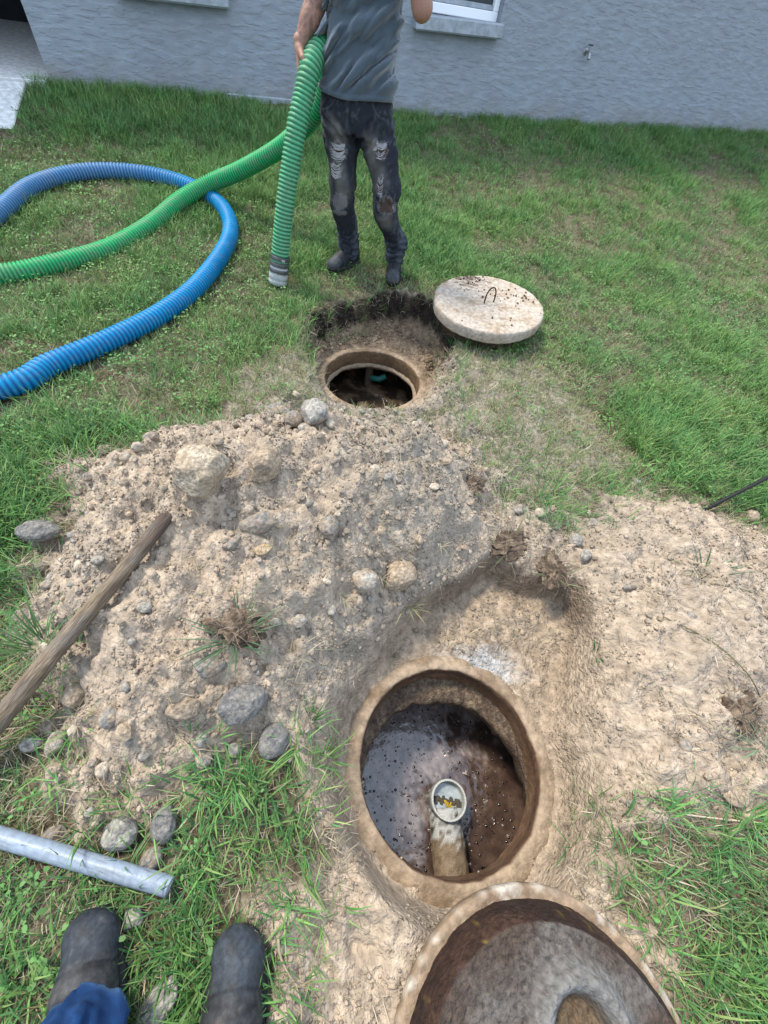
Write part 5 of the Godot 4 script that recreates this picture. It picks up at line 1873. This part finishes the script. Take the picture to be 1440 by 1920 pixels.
func crumbs() -> void:
	var r := RandomNumberGenerator.new()
	r.seed = 404
	var g := get_node("ground")
	var kinds := []
	for k in 10:
		var t: Color = [Color(0.46, 0.36, 0.26), Color(0.36, 0.33, 0.28), Color(0.52, 0.44, 0.34), Color(0.42, 0.32, 0.23), Color(0.32, 0.29, 0.25)][k % 5]
		kinds.append(stone_mesh(100 + k, 1, 0.6 + 0.04 * k, t, t * 1.25))
	var made := 0
	while made < 190:
		var p := scatter_point(r)
		if r.randf() > stone_share(p.x, p.y):
			continue
		made += 1
		var e := 0.009 + 0.012 * pow(r.randf(), 1.6)
		if p.y < -1.1:
			e *= 1.3
		var o := put("stone", kinds[r.randi() % 10], mats.stone, g)
		o.position = Vector3(p.x, surface_height(p.x, p.y) + e * 0.25, p.y)
		o.basis = Basis(Vector3.UP, r.randf() * TAU) * Basis(Vector3(1, 0, 0), r.randf_range(-0.4, 0.4)) * Basis.from_scale(Vector3(e, e * r.randf_range(0.55, 0.8), e * r.randf_range(0.7, 1.0)))
	# loose crumbs of soil and grit
	var mesh := stone_mesh(300, 1, 1.0, Color(1, 1, 1), Color(0.85, 0.85, 0.85))
	var tf: Array[Transform3D] = []
	var cl: Array[Color] = []
	while tf.size() < 42000:
		var p := Vector2(r.randf_range(-1.4, 1.95), r.randf_range(-2.95, 0.6))
		var b := bare_share(p.x, p.y)
		if r.randf() > b * b:
			continue
		var r1 := minf(Vector2(p.x - RIM1.x, p.y - RIM1.z).length(), Vector2(p.x - RIM2.x, p.y - RIM2.z).length())
		if r1 < 0.3 or (r1 < 0.36 and r.randf() < 0.5):
			continue
		var cluster := n_mid.get_noise_2d(p.x * 0.8 + 30.0, p.y * 0.8) * 2.4 + 0.35 + 0.25 * stone_share(p.x, p.y)
		if r.randf() > cluster:
			continue
		var e := 0.0011 + 0.0055 * pow(r.randf(), 3.4)
		var y := surface_height(p.x, p.y)
		tf.append(Transform3D(Basis(Vector3.UP, r.randf() * TAU) * Basis(Vector3(0, 0, 1), r.randf() * 3.0) * Basis.from_scale(Vector3(e, e * 0.75, e * 0.9)), Vector3(p.x, y + e * 0.3, p.y)))
		var c := ground_color(p.x, p.y, y)
		cl.append(c.lerp(Color(0.42, 0.35, 0.27), r.randf() * 0.5) * r.randf_range(0.75, 1.2))
	var lump := stone_mesh(301, 1, 1.0, Color(1, 1, 1), Color(0.85, 0.85, 0.85))
	var tf2: Array[Transform3D] = []
	var cl2: Array[Color] = []
	while tf2.size() < 2200:
		var p := scatter_point(r)
		if r.randf() > stone_share(p.x, p.y) * 0.9 + 0.06 * bare_share(p.x, p.y) * (1.0 - pit1_share(p.x, p.y)):
			continue
		var e := 0.004 + 0.011 * pow(r.randf(), 2.2)
		var y := surface_height(p.x, p.y)
		tf2.append(Transform3D(Basis(Vector3.UP, r.randf() * TAU) * Basis(Vector3(0, 0, 1), r.randf_range(-0.5, 0.5)) * Basis.from_scale(Vector3(e, e * 0.7, e * 0.85)), Vector3(p.x, y + e * 0.2, p.y)))
		cl2.append(ground_color(p.x, p.y, y).lerp(Color(0.46, 0.39, 0.31), r.randf() * 0.6) * r.randf_range(0.85, 1.2))
	for k in 2600:
		var a := r.randf() * TAU
		var p := Vector2(RIM2.x + cos(a) * r.randf_range(0.34, 0.62), RIM2.z - absf(sin(a)) * r.randf_range(0.34, 0.72) + 0.1)
		var d := field("pit2", p.x, p.y)
		if d < -0.03 or d > 0.16 or Vector2(p.x - RIM2.x, p.y - RIM2.z).length() < 0.37:
			continue
		var e := 0.004 + 0.013 * pow(r.randf(), 2.0)
		var y := surface_height(p.x, p.y)
		tf2.append(Transform3D(Basis(Vector3.UP, r.randf() * TAU) * Basis(Vector3(0, 0, 1), r.randf_range(-0.8, 0.8)) * Basis.from_scale(Vector3(e, e * 0.8, e * 0.85)), Vector3(p.x, y + e * 0.1, p.y)))
		cl2.append(ground_color(p.x, p.y, y) * r.randf_range(0.7, 1.5))
	multi("soil_lumps", lump, mats.dirt, tf2, cl2, "small lumps of dry soil scattered down the dirt pile", "soil lumps")
	multi("soil_crumbs", mesh, mats.dirt, tf, cl, "loose crumbs of soil and grit strewn over the dug earth", "soil crumbs")


func multi(called: String, mesh: Mesh, mat: Material, tf: Array[Transform3D], cl: Array[Color], label: String, category: String) -> void:
	var mm := MultiMesh.new()
	mm.transform_format = MultiMesh.TRANSFORM_3D
	mm.use_colors = true
	mm.mesh = mesh
	mm.instance_count = tf.size()
	for k in tf.size():
		mm.set_instance_transform(k, tf[k])
		mm.set_instance_color(k, cl[k])
	var o := MultiMeshInstance3D.new()
	o.multimesh = mm
	o.material_override = mat
	o.name = numbered(called)
	add_child(o, true)
	tag(o, label, category, "", "stuff")

# ---------------------------------------------------------------- grass and weeds

func blade(s: Shape, r: RandomNumberGenerator, base: Vector3, yaw: float, length: float, width: float, lean: float, droop: float, tone: Color, segs := 3) -> void:
	var dir := Vector3(cos(yaw), 0, sin(yaw))
	var side := Vector3(-sin(yaw), 0, cos(yaw)).rotated(dir, r.randf_range(-0.5, 0.5))
	var p := base
	var a := lean
	var first := s.v.size()
	s.tint = tone
	for k in segs + 1:
		var t := float(k) / segs
		var w := width * 0.5 * (1.0 - pow(t, 1.8)) * (0.75 + 0.5 * minf(t * 2.0, 1.0))
		if k < segs:
			s.add(p - side * w)
			s.add(p + side * w)
		else:
			s.add(p)
		p += (Vector3.UP * cos(a) + dir * sin(a)) * length / segs
		a += droop / segs
	for k in segs - 1:
		var q := first + k * 2
		s.quad(q, q + 1, q + 3, q + 2)
	var q2 := first + (segs - 1) * 2
	s.tri(q2, q2 + 1, q2 + 2)


func tuft_mesh(seed_: int, count: int, radius: float, len0: float, len1: float, width: float, lean: float, droop: float, tones: Array) -> ArrayMesh:
	var r := RandomNumberGenerator.new()
	r.seed = seed_
	var s := Shape.new()
	for k in count:
		var a := r.randf() * TAU
		var d := radius * sqrt(r.randf())
		var l := r.randf_range(len0, len1)
		var c: Color = tones[r.randi() % tones.size()]
		c = c * r.randf_range(0.8, 1.2)
		blade(s, r, Vector3(cos(a) * d, -0.006, sin(a) * d), a + r.randf_range(-1.2, 1.2), l, width * r.randf_range(0.7, 1.25), lean * r.randf_range(0.3, 1.4), droop * r.randf_range(0.3, 1.3), c)
	return s.commit()


func weed_mesh(seed_: int, leaves: int, radius: float, size: float) -> ArrayMesh:
	var r := RandomNumberGenerator.new()
	r.seed = seed_
	var s := Shape.new()
	for k in leaves:
		var a := r.randf() * TAU
		var d := radius * sqrt(r.randf())
		var c := Vector3(cos(a) * d, r.randf_range(0.008, 0.04), sin(a) * d)
		var e := size * r.randf_range(0.6, 1.2)
		var n := Vector3(r.randfn() * 0.4, 1.0, r.randfn() * 0.4).normalized()
		var u := n.cross(Vector3(cos(a * 3.0), 0, sin(a * 3.0))).normalized()
		var w := n.cross(u)
		s.tint = Color(0.07, 0.145, 0.045) * r.randf_range(0.75, 1.3)
		var k0 := s.add(c - u * e)
		s.add(c - u * e * 0.35 + w * e * 0.5)
		s.add(c + u * e * 0.45 + w * e * 0.5)
		s.add(c + u * e * 0.9 - n * e * 0.15)
		s.add(c + u * e * 0.45 - w * e * 0.5)
		s.add(c - u * e * 0.35 - w * e * 0.5)
		s.tri(k0, k0 + 1, k0 + 5)
		s.quad(k0 + 1, k0 + 2, k0 + 4, k0 + 5)
		s.tri(k0 + 2, k0 + 3, k0 + 4)
	return s.commit()


func wall_distance(x: float, z: float) -> float:
	return x * sin(deg_to_rad(WALL_TURN)) + (z + WALL_AT) * cos(deg_to_rad(WALL_TURN))


# 0 dry and thin .. 1 lush
func lush(x: float, z: float) -> float:
	var v := 0.46 + 0.85 * n_big.get_noise_2d(x * 0.55 + 20.0, z * 0.55) + 0.35 * n_mid.get_noise_2d(x * 0.35, z * 0.35)
	v += 0.45 * bump_at(x, z, -1.7, -4.7, 1.2, 0.9)
	v += 0.4 * bump_at(x, z, 1.75, -1.85, 0.5, 0.6)
	v += 0.3 * bump_at(x, z, -0.3, -3.9, 0.5, 0.6)
	v += 0.35 * smooth((0.9 - wall_distance(x, z)) / 0.8)
	v -= 0.4 * bump_at(x, z, 1.5, -3.9, 0.7, 0.6)
	v -= 0.35 * bump_at(x, z, -1.95, -2.75, 0.5, 0.7)
	v -= 0.35 * bump_at(x, z, -0.4, -2.95, 0.3, 0.15)
	v -= 0.45 * bump_at(x, z, 0.95, -2.1, 0.35, 0.4)
	v += 0.6 * bump_at(x, z, -1.3, -0.6, 0.4, 0.6)
	v += 0.3 * bump_at(x, z, -2.2, -4.9, 1.0, 0.6)
	v += 0.15 * smooth((z - 0.05) / 0.2)
	return clampf(v, 0.0, 1.0)


func grass() -> void:
	var green := [Color(0.082, 0.195, 0.052), Color(0.066, 0.17, 0.058), Color(0.122, 0.24, 0.07), Color(0.06, 0.155, 0.06), Color(0.17, 0.25, 0.095)]
	var mixed := [Color(0.09, 0.17, 0.052), Color(0.12, 0.18, 0.07), Color(0.19, 0.19, 0.10), Color(0.075, 0.15, 0.055), Color(0.28, 0.24, 0.145)]
	var dry := [Color(0.33, 0.275, 0.185), Color(0.26, 0.215, 0.14), Color(0.20, 0.17, 0.12), Color(0.40, 0.35, 0.26), Color(0.17, 0.18, 0.10)]
	var long_m := []
	var short_m := []
	var dry_m := []
	var weed_m := []
	var wide_m := []
	for k in 5:
		long_m.append(tuft_mesh(1000 + k, 9, 0.024, 0.055, 0.145, 0.0038, 0.5, 0.9, green))
		short_m.append(tuft_mesh(1100 + k, 10, 0.03, 0.025, 0.07, 0.0030, 0.8, 0.8, mixed))
		dry_m.append(tuft_mesh(1200 + k, 8, 0.03, 0.03, 0.085, 0.0022, 1.35, 0.4, dry))
		wide_m.append(tuft_mesh(1300 + k, 8, 0.024, 0.06, 0.155, 0.0048, 0.75, 1.1, green))
		weed_m.append(weed_mesh(1400 + k, 14, 0.04, 0.0062))
	var r := RandomNumberGenerator.new()
	r.seed = 99
	var tf := {}
	var cl := {}
	for kind in ["long", "short", "dry", "wide", "weed"]:
		for k in 5:
			var t: Array[Transform3D] = []
			var c: Array[Color] = []
			tf[kind + str(k)] = t
			cl[kind + str(k)] = c
	var place := func(kind: String, x: float, z: float, scale: float, tint: Color) -> void:
		var key: String = kind + str(r.randi() % 5)
		var b := Basis(Vector3.UP, r.randf() * TAU) * Basis(Vector3(1, 0, 0), r.randfn() * 0.12) * Basis.from_scale(Vector3.ONE * scale)
		tf[key].append(Transform3D(b, Vector3(x, surface_height(x, z) if z > -3.5 and x > -1.8 and x < 2.4 else land(x, z) + n_big.get_noise_2d(x, z) * 0.02, z)))
		cl[key].append(tint)
	# x0, x1, z0, z1, tries per square metre
	for band in [[-1.6, 2.2, -1.25, 0.8, 7500.0], [-3.7, 4.0, -4.2, -1.25, 4600.0], [-5.2, 6.2, -10.5, -4.2, 2400.0]]:
		var tries := int((band[1] - band[0]) * (band[3] - band[2]) * band[4])
		for k in tries:
			var x: float = r.randf_range(band[0], band[1])
			var z: float = r.randf_range(band[2], band[3])
			var wd := wall_distance(x, z)
			if wd < 0.02:
				continue
			# the porch slab keeps its corner clear
			var along := x * cos(deg_to_rad(WALL_TURN)) - (z + WALL_AT) * sin(deg_to_rad(WALL_TURN))
			if along < -4.15 and wd < 1.0:
				continue
			if absf(x) > 1.0 - z * 0.95 and z < 0.0 and x < 0.0:
				continue
			if Vector2(x - RIM1.x, z - RIM1.z).length() < 0.36 or Vector2(x - RIM2.x, z - RIM2.z).length() < 0.36:
				continue
			var b := bare_share(x, z) if (z > -3.4 and x > -1.7 and x < 2.3) else 0.0
			var d := field("bare", x, z)
			var l := lush(x, z)
			var v := n_mid.get_noise_2d(x * 0.6, z * 0.6 + 40.0)
			var warm := clampf(0.5 + 0.9 * n_big.get_noise_2d(x * 0.8 - 30.0, z * 0.8), 0.0, 1.0)
			var tint := Color(0.95, 1.04, 0.95).lerp(Color(1.25, 1.17, 0.98), warm) * (1.0 + 0.35 * v)
			if b > 0.5:
				# sparse survivors on open ground
				var dusty := smooth((field("dusty", x, z) + 0.06) / 0.12)
				var tuftp := smooth((n_mid.get_noise_2d(x * 0.7 + 60.0, z * 0.7) - 0.08) / 0.2)
				if r.randf() < dusty * (0.16 + 0.6 * tuftp):
					if r.randf() < 0.6:
						place.call("dry", x, z, r.randf_range(0.6, 1.1), Color(0.85, 0.85, 0.85) * r.randf_range(0.7, 1.2))
					else:
						place.call("short", x, z, r.randf_range(0.6, 1.0), Color(0.95, 0.92, 0.95) * tint * 1.05)
				elif d < 0.16 and r.randf() < 0.14 * exp(-maxf(d, 0.0) / 0.045):
					place.call("wide" if z > -1.3 and r.randf() < 0.5 else "long", x, z, r.randf_range(0.5, 0.9), tint)
				elif r.randf() < 0.012 + 0.10 * bump_at(x, z, 0.9, 0.0, 0.14, 0.12) + (0.12 if d < 0.09 else 0.0):
					place.call("dry", x, z, r.randf_range(0.6, 1.1), Color.WHITE * r.randf_range(0.6, 1.1))
				continue
			var blocked := false
			if z > -1.7:
				for rk in rock_spots:
					if absf(rk.x - x) < rk.y and absf(rk.z - z) < rk.y:
						blocked = true
						break
			if blocked:
				continue
			var thin := smooth((field("dusty", x, z) + 0.1) / 0.16)
			if thin > 0.0 and r.randf() < thin * 0.85:
				var u := r.randf()
				if u < 0.30:
					place.call("dry", x, z, r.randf_range(0.6, 1.1), Color(0.95, 0.93, 0.9) * r.randf_range(0.75, 1.2))
				elif u < 0.55:
					place.call("short", x, z, r.randf_range(0.6, 1.0), tint * Color(1.1, 1.05, 1.1))
				continue
			# density
			var keep := 0.35 + 0.65 * l
			if d > -0.14:
				keep *= 0.35 + 0.65 * smooth(-d / 0.14)
			keep *= 1.0 - 0.72 * bump_at(x, z, -0.18, 0.05, 0.24, 0.16)
			if r.randf() > keep * (0.46 if z > -0.4 else 0.62):
				if r.randf() < (0.34 if z > -1.3 else 0.18) * (1.2 - l):
					place.call("dry", x, z, r.randf_range(0.7, 1.2), Color(0.9, 0.9, 0.9) * r.randf_range(0.7, 1.2))
				continue
			var pick := r.randf()
			if pick < (0.05 if z > -1.3 else 0.08 + 0.10 * (1.0 - l)):
				place.call("weed", x, z, r.randf_range(0.8, 1.5), tint * (1.1 if l > 0.4 else 1.25))
			elif pick < 0.55 - 0.38 * l:
				place.call("short", x, z, r.randf_range(0.7, 1.15), tint)
			elif pick > (0.90 if z > -1.3 else 0.955) and l < 0.8:
				place.call("dry", x, z, r.randf_range(0.7, 1.2), Color.WHITE * r.randf_range(0.7, 1.1))
			elif z > -1.3 and pick > 0.45:
				place.call("wide", x, z, r.randf_range(0.55, 1.05) * (0.75 + 0.35 * l), tint * 0.88)
			else:
				place.call("long", x, z, r.randf_range(0.5, 0.9) * (0.65 + 0.55 * l), tint)
	var label := {"long": "green lawn grass covering the yard round the dig", "short": "short mixed grass in the thin parts of the lawn", "dry": "dry straw coloured grass lying over bare and thin ground", "wide": "broad bladed grass near the conduit and the nearer lid", "weed": "small leaved weeds mixed into the lawn"}
	var called := {"long": "lawn_grass", "short": "short_grass", "dry": "dry_grass", "wide": "broad_grass", "weed": "lawn_weeds"}
	var meshes := {"long": long_m, "short": short_m, "dry": dry_m, "wide": wide_m, "weed": weed_m}
	var total := 0
	for kind in meshes:
		var o := Node3D.new()
		o.name = called[kind]
		add_child(o, true)
		tag(o, label[kind], "grass" if kind != "weed" else "weeds", "", "stuff")
		for k in 5:
			var mm := MultiMesh.new()
			mm.transform_format = MultiMesh.TRANSFORM_3D
			mm.use_colors = true
			mm.mesh = meshes[kind][k]
			var t: Array = tf[kind + str(k)]
			mm.instance_count = t.size()
			total += t.size()
			for q in t.size():
				mm.set_instance_transform(q, t[q])
				mm.set_instance_color(q, cl[kind + str(k)][q])
			var mi := MultiMeshInstance3D.new()
			mi.multimesh = mm
			mi.material_override = mats.straw if kind == "dry" else mats.leaf
			mi.name = "blades" if k == 0 else "blades_%03d" % k
			o.add_child(mi, true)
			tag(mi, "", "", "", "stuff")
	clumps()


func roots(s: Shape, r: RandomNumberGenerator, c: Vector3, reach: float, count: int, tone: Color) -> void:
	for k in count:
		var d := Vector3(r.randfn(), r.randfn() * 0.6 + 0.2, r.randfn()).normalized()
		var p := c + d * reach * 0.35
		var pts := PackedVector3Array([p])
		for q in 4:
			d = (d + Vector3(r.randfn(), r.randfn() - 0.35, r.randfn()) * 0.55).normalized()
			p += d * reach * 0.24
			pts.append(p)
		s.tint = tone * r.randf_range(0.6, 1.5)
		s.tube(pts, func(q, _a): return 0.0011 * (1.0 - 0.18 * q), 4, false)


func sod_mesh(seed_: int) -> ArrayMesh:
	var s := Shape.new()
	var base := ico(4)
	var off := Vector3(seed_ * 1.7, seed_ * 0.9, seed_ * 2.3)
	for p in base[0]:
		var q: Vector3 = p
		var f := n_fine.get_noise_3dv(q * 0.12 + off)
		q *= 1.0 + 0.55 * n_big.get_noise_3dv(q * 0.45 + off) + 0.35 * n_mid.get_noise_3dv(q * 0.25 + off) + 0.14 * f
		s.tint = Color(0.11, 0.08, 0.057).lerp(Color(0.30, 0.22, 0.15), clampf(n_mid.get_noise_3dv(q * 0.2 - off) * 1.6 + 0.25 + f * 0.5, 0.0, 1.0))
		s.add(q)
	for q in base[1]:
		s.tri(q[0], q[1], q[2])
	return s.commit()


func clump(called: String, label: String, at: Vector3, size: float, blades: int, tone: Color, ball: bool, lean: float, seed_: int) -> void:
	var y := surface_height(at.x, at.z)
	var o := thing(called, label, "sod clump" if ball else "grass tuft", Vector3(at.x, y, at.z))
	var r := RandomNumberGenerator.new()
	r.seed = seed_
	if ball:
		var e := put("sod", sod_mesh(500 + seed_), mats.dirt, o)
		e.position = Vector3(0, size * 0.04, 0)
		e.basis = Basis(Vector3.UP, seed_) * Basis.from_scale(Vector3(size * 0.6, size * 0.24, size * 0.42))
		var rs := Shape.new()
		roots(rs, r, Vector3(0, size * 0.06, 0), size * 0.85, 90, Color(0.20, 0.155, 0.115))
		tag(put("root_fibres", rs.commit(), mats.straw, o), "", "", "", "stuff")
	var g := Shape.new()
	for k in blades:
		var a := r.randf() * TAU
		var d := size * 0.3 * sqrt(r.randf())
		blade(g, r, Vector3(cos(a) * d, 0.0, sin(a) * d + (size * 0.25 if ball else 0.0)), a + r.randf_range(-0.5, 0.5), size * r.randf_range(0.6, 1.3), 0.0042, lean * r.randf_range(0.4, 1.2), 0.6, tone * r.randf_range(0.7, 1.35), 4)
	tag(put("blades", g.commit(), mats.leaf, o), "", "", "", "stuff")


func clumps() -> void:
	var green := Color(0.075, 0.145, 0.055)
	clump("sod_clump", "dark clump of upturned sod with roots and grass on the front of the pile", Vector3(-0.325, 0, -0.385), 0.12, 34, Color(0.06, 0.11, 0.055), true, 1.1, 3)
	clump("grass_tuft", "dark green grass tuft lying on the middle of the sand", Vector3(1.165, 0, -0.89), 0.12, 46, Color(0.05, 0.105, 0.055), false, 1.25, 4)
	clump("grass_tuft", "spreading light green tuft at the right edge below the root ball", Vector3(1.175, 0, -0.35), 0.10, 26, Color(0.12, 0.2, 0.10), false, 1.0, 5)
	clump("grass_tuft", "small grass tuft on the pit edge left of the sand", Vector3(0.79, 0, -0.585), 0.055, 18, green, false, 0.9, 6)
	clump("grass_tuft", "leafy green tuft at the left side of the nearer ring", Vector3(-0.10, 0, -0.225), 0.07, 26, green, false, 1.0, 7)
	clump("grass_tuft", "green tuft at the left foot of the pile under the wooden handle", Vector3(-0.86, 0, -0.27), 0.14, 44, green, false, 0.8, 8)
	clump("sod_clump", "reddish brown root ball at the right edge of the sand", Vector3(1.12, 0, -0.44), 0.12, 8, Color(0.2, 0.16, 0.1), true, 1.2, 29)
	clump("sod_clump", "dark crumbling sod hanging over the back of the nearer pit", Vector3(0.50, 0, -0.965), 0.15, 10, Color(0.12, 0.14, 0.07), true, 1.0, 10)
	clump("sod_clump", "dark sod lump at the back right corner of the nearer pit", Vector3(0.67, 0, -0.885), 0.12, 10, Color(0.12, 0.14, 0.07), true, 1.0, 11)
	clump("grass_tuft", "straggling roots and grass on the brink of the pile above the nearer ring", Vector3(0.14, 0, -0.65), 0.075, 20, Color(0.20, 0.19, 0.09), false, 1.2, 12)
	clump("sod_clump", "dark weedy lump on the far right side of the pile", Vector3(0.31, 0, -1.13), 0.10, 12, Color(0.10, 0.12, 0.07), true, 1.1, 13)
	# dry stalk
	var st := Shape.new()
	st.tint = Color(0.50, 0.43, 0.30)
	var pts := []
	for q in [Vector3(0.945, 0, -0.165), Vector3(1.02, 0, -0.17), Vector3(1.10, 0, -0.175), Vector3(1.22, 0, -0.185), Vector3(1.35, 0, -0.20)]:
		pts.append(Vector3(q.x, surface_height(q.x, q.z) + 0.014, q.z))
	st.tube(spline(pts, 0.02), func(_k, _a): return 0.0024, 6)
	tag(put("dry_stalk", st.commit(), mats.straw), "long pale dry stalk lying across the dirt at the lower right", "stalk")
	var tw := Shape.new()
	tw.tint = Color(0.30, 0.24, 0.17)
	var tp := []
	for q in [Vector3(-0.055, 0.03, 0.20), Vector3(-0.04, 0.03, 0.23), Vector3(0.0, 0.02, 0.262), Vector3(0.03, 0.02, 0.268), Vector3(0.05, 0.015, 0.28)]:
		tp.append(Vector3(q.x, surface_height(q.x, q.z) + q.y * 0.5 + 0.004, q.z))
	tw.tube(spline(tp, 0.01), func(k, _a): return 0.0035 - 0.0002 * k, 6)
	var tp2 := [tp[2], tp[2] + Vector3(0.02, 0.004, 0.03), tp[2] + Vector3(0.025, 0.0, 0.06)]
	tw.tube(spline(tp2, 0.01), func(_k, _a): return 0.002, 6)
	tag(put("twig", tw.commit(), mats.straw), "small forked root twig beside the right boot of the person by the conduit", "twig")
	# long blade on the sand
	var lb := Shape.new()
	lb.tint = Color(0.10, 0.10, 0.05)
	var lp := []
	for q in [Vector3(0.955, 0, -0.69), Vector3(1.05, 0, -0.61), Vector3(1.13, 0, -0.53), Vector3(1.2, 0, -0.48)]:
		lp.append(Vector3(q.x, surface_height(q.x, q.z) + 0.010, q.z))
	lb.tube(spline(lp, 0.015), func(_k, _a): return 0.0018, 5)
	tag(put("dry_stalk", lb.commit(), mats.straw), "thin dark stem lying across the sand below the dark tuft", "stalk")
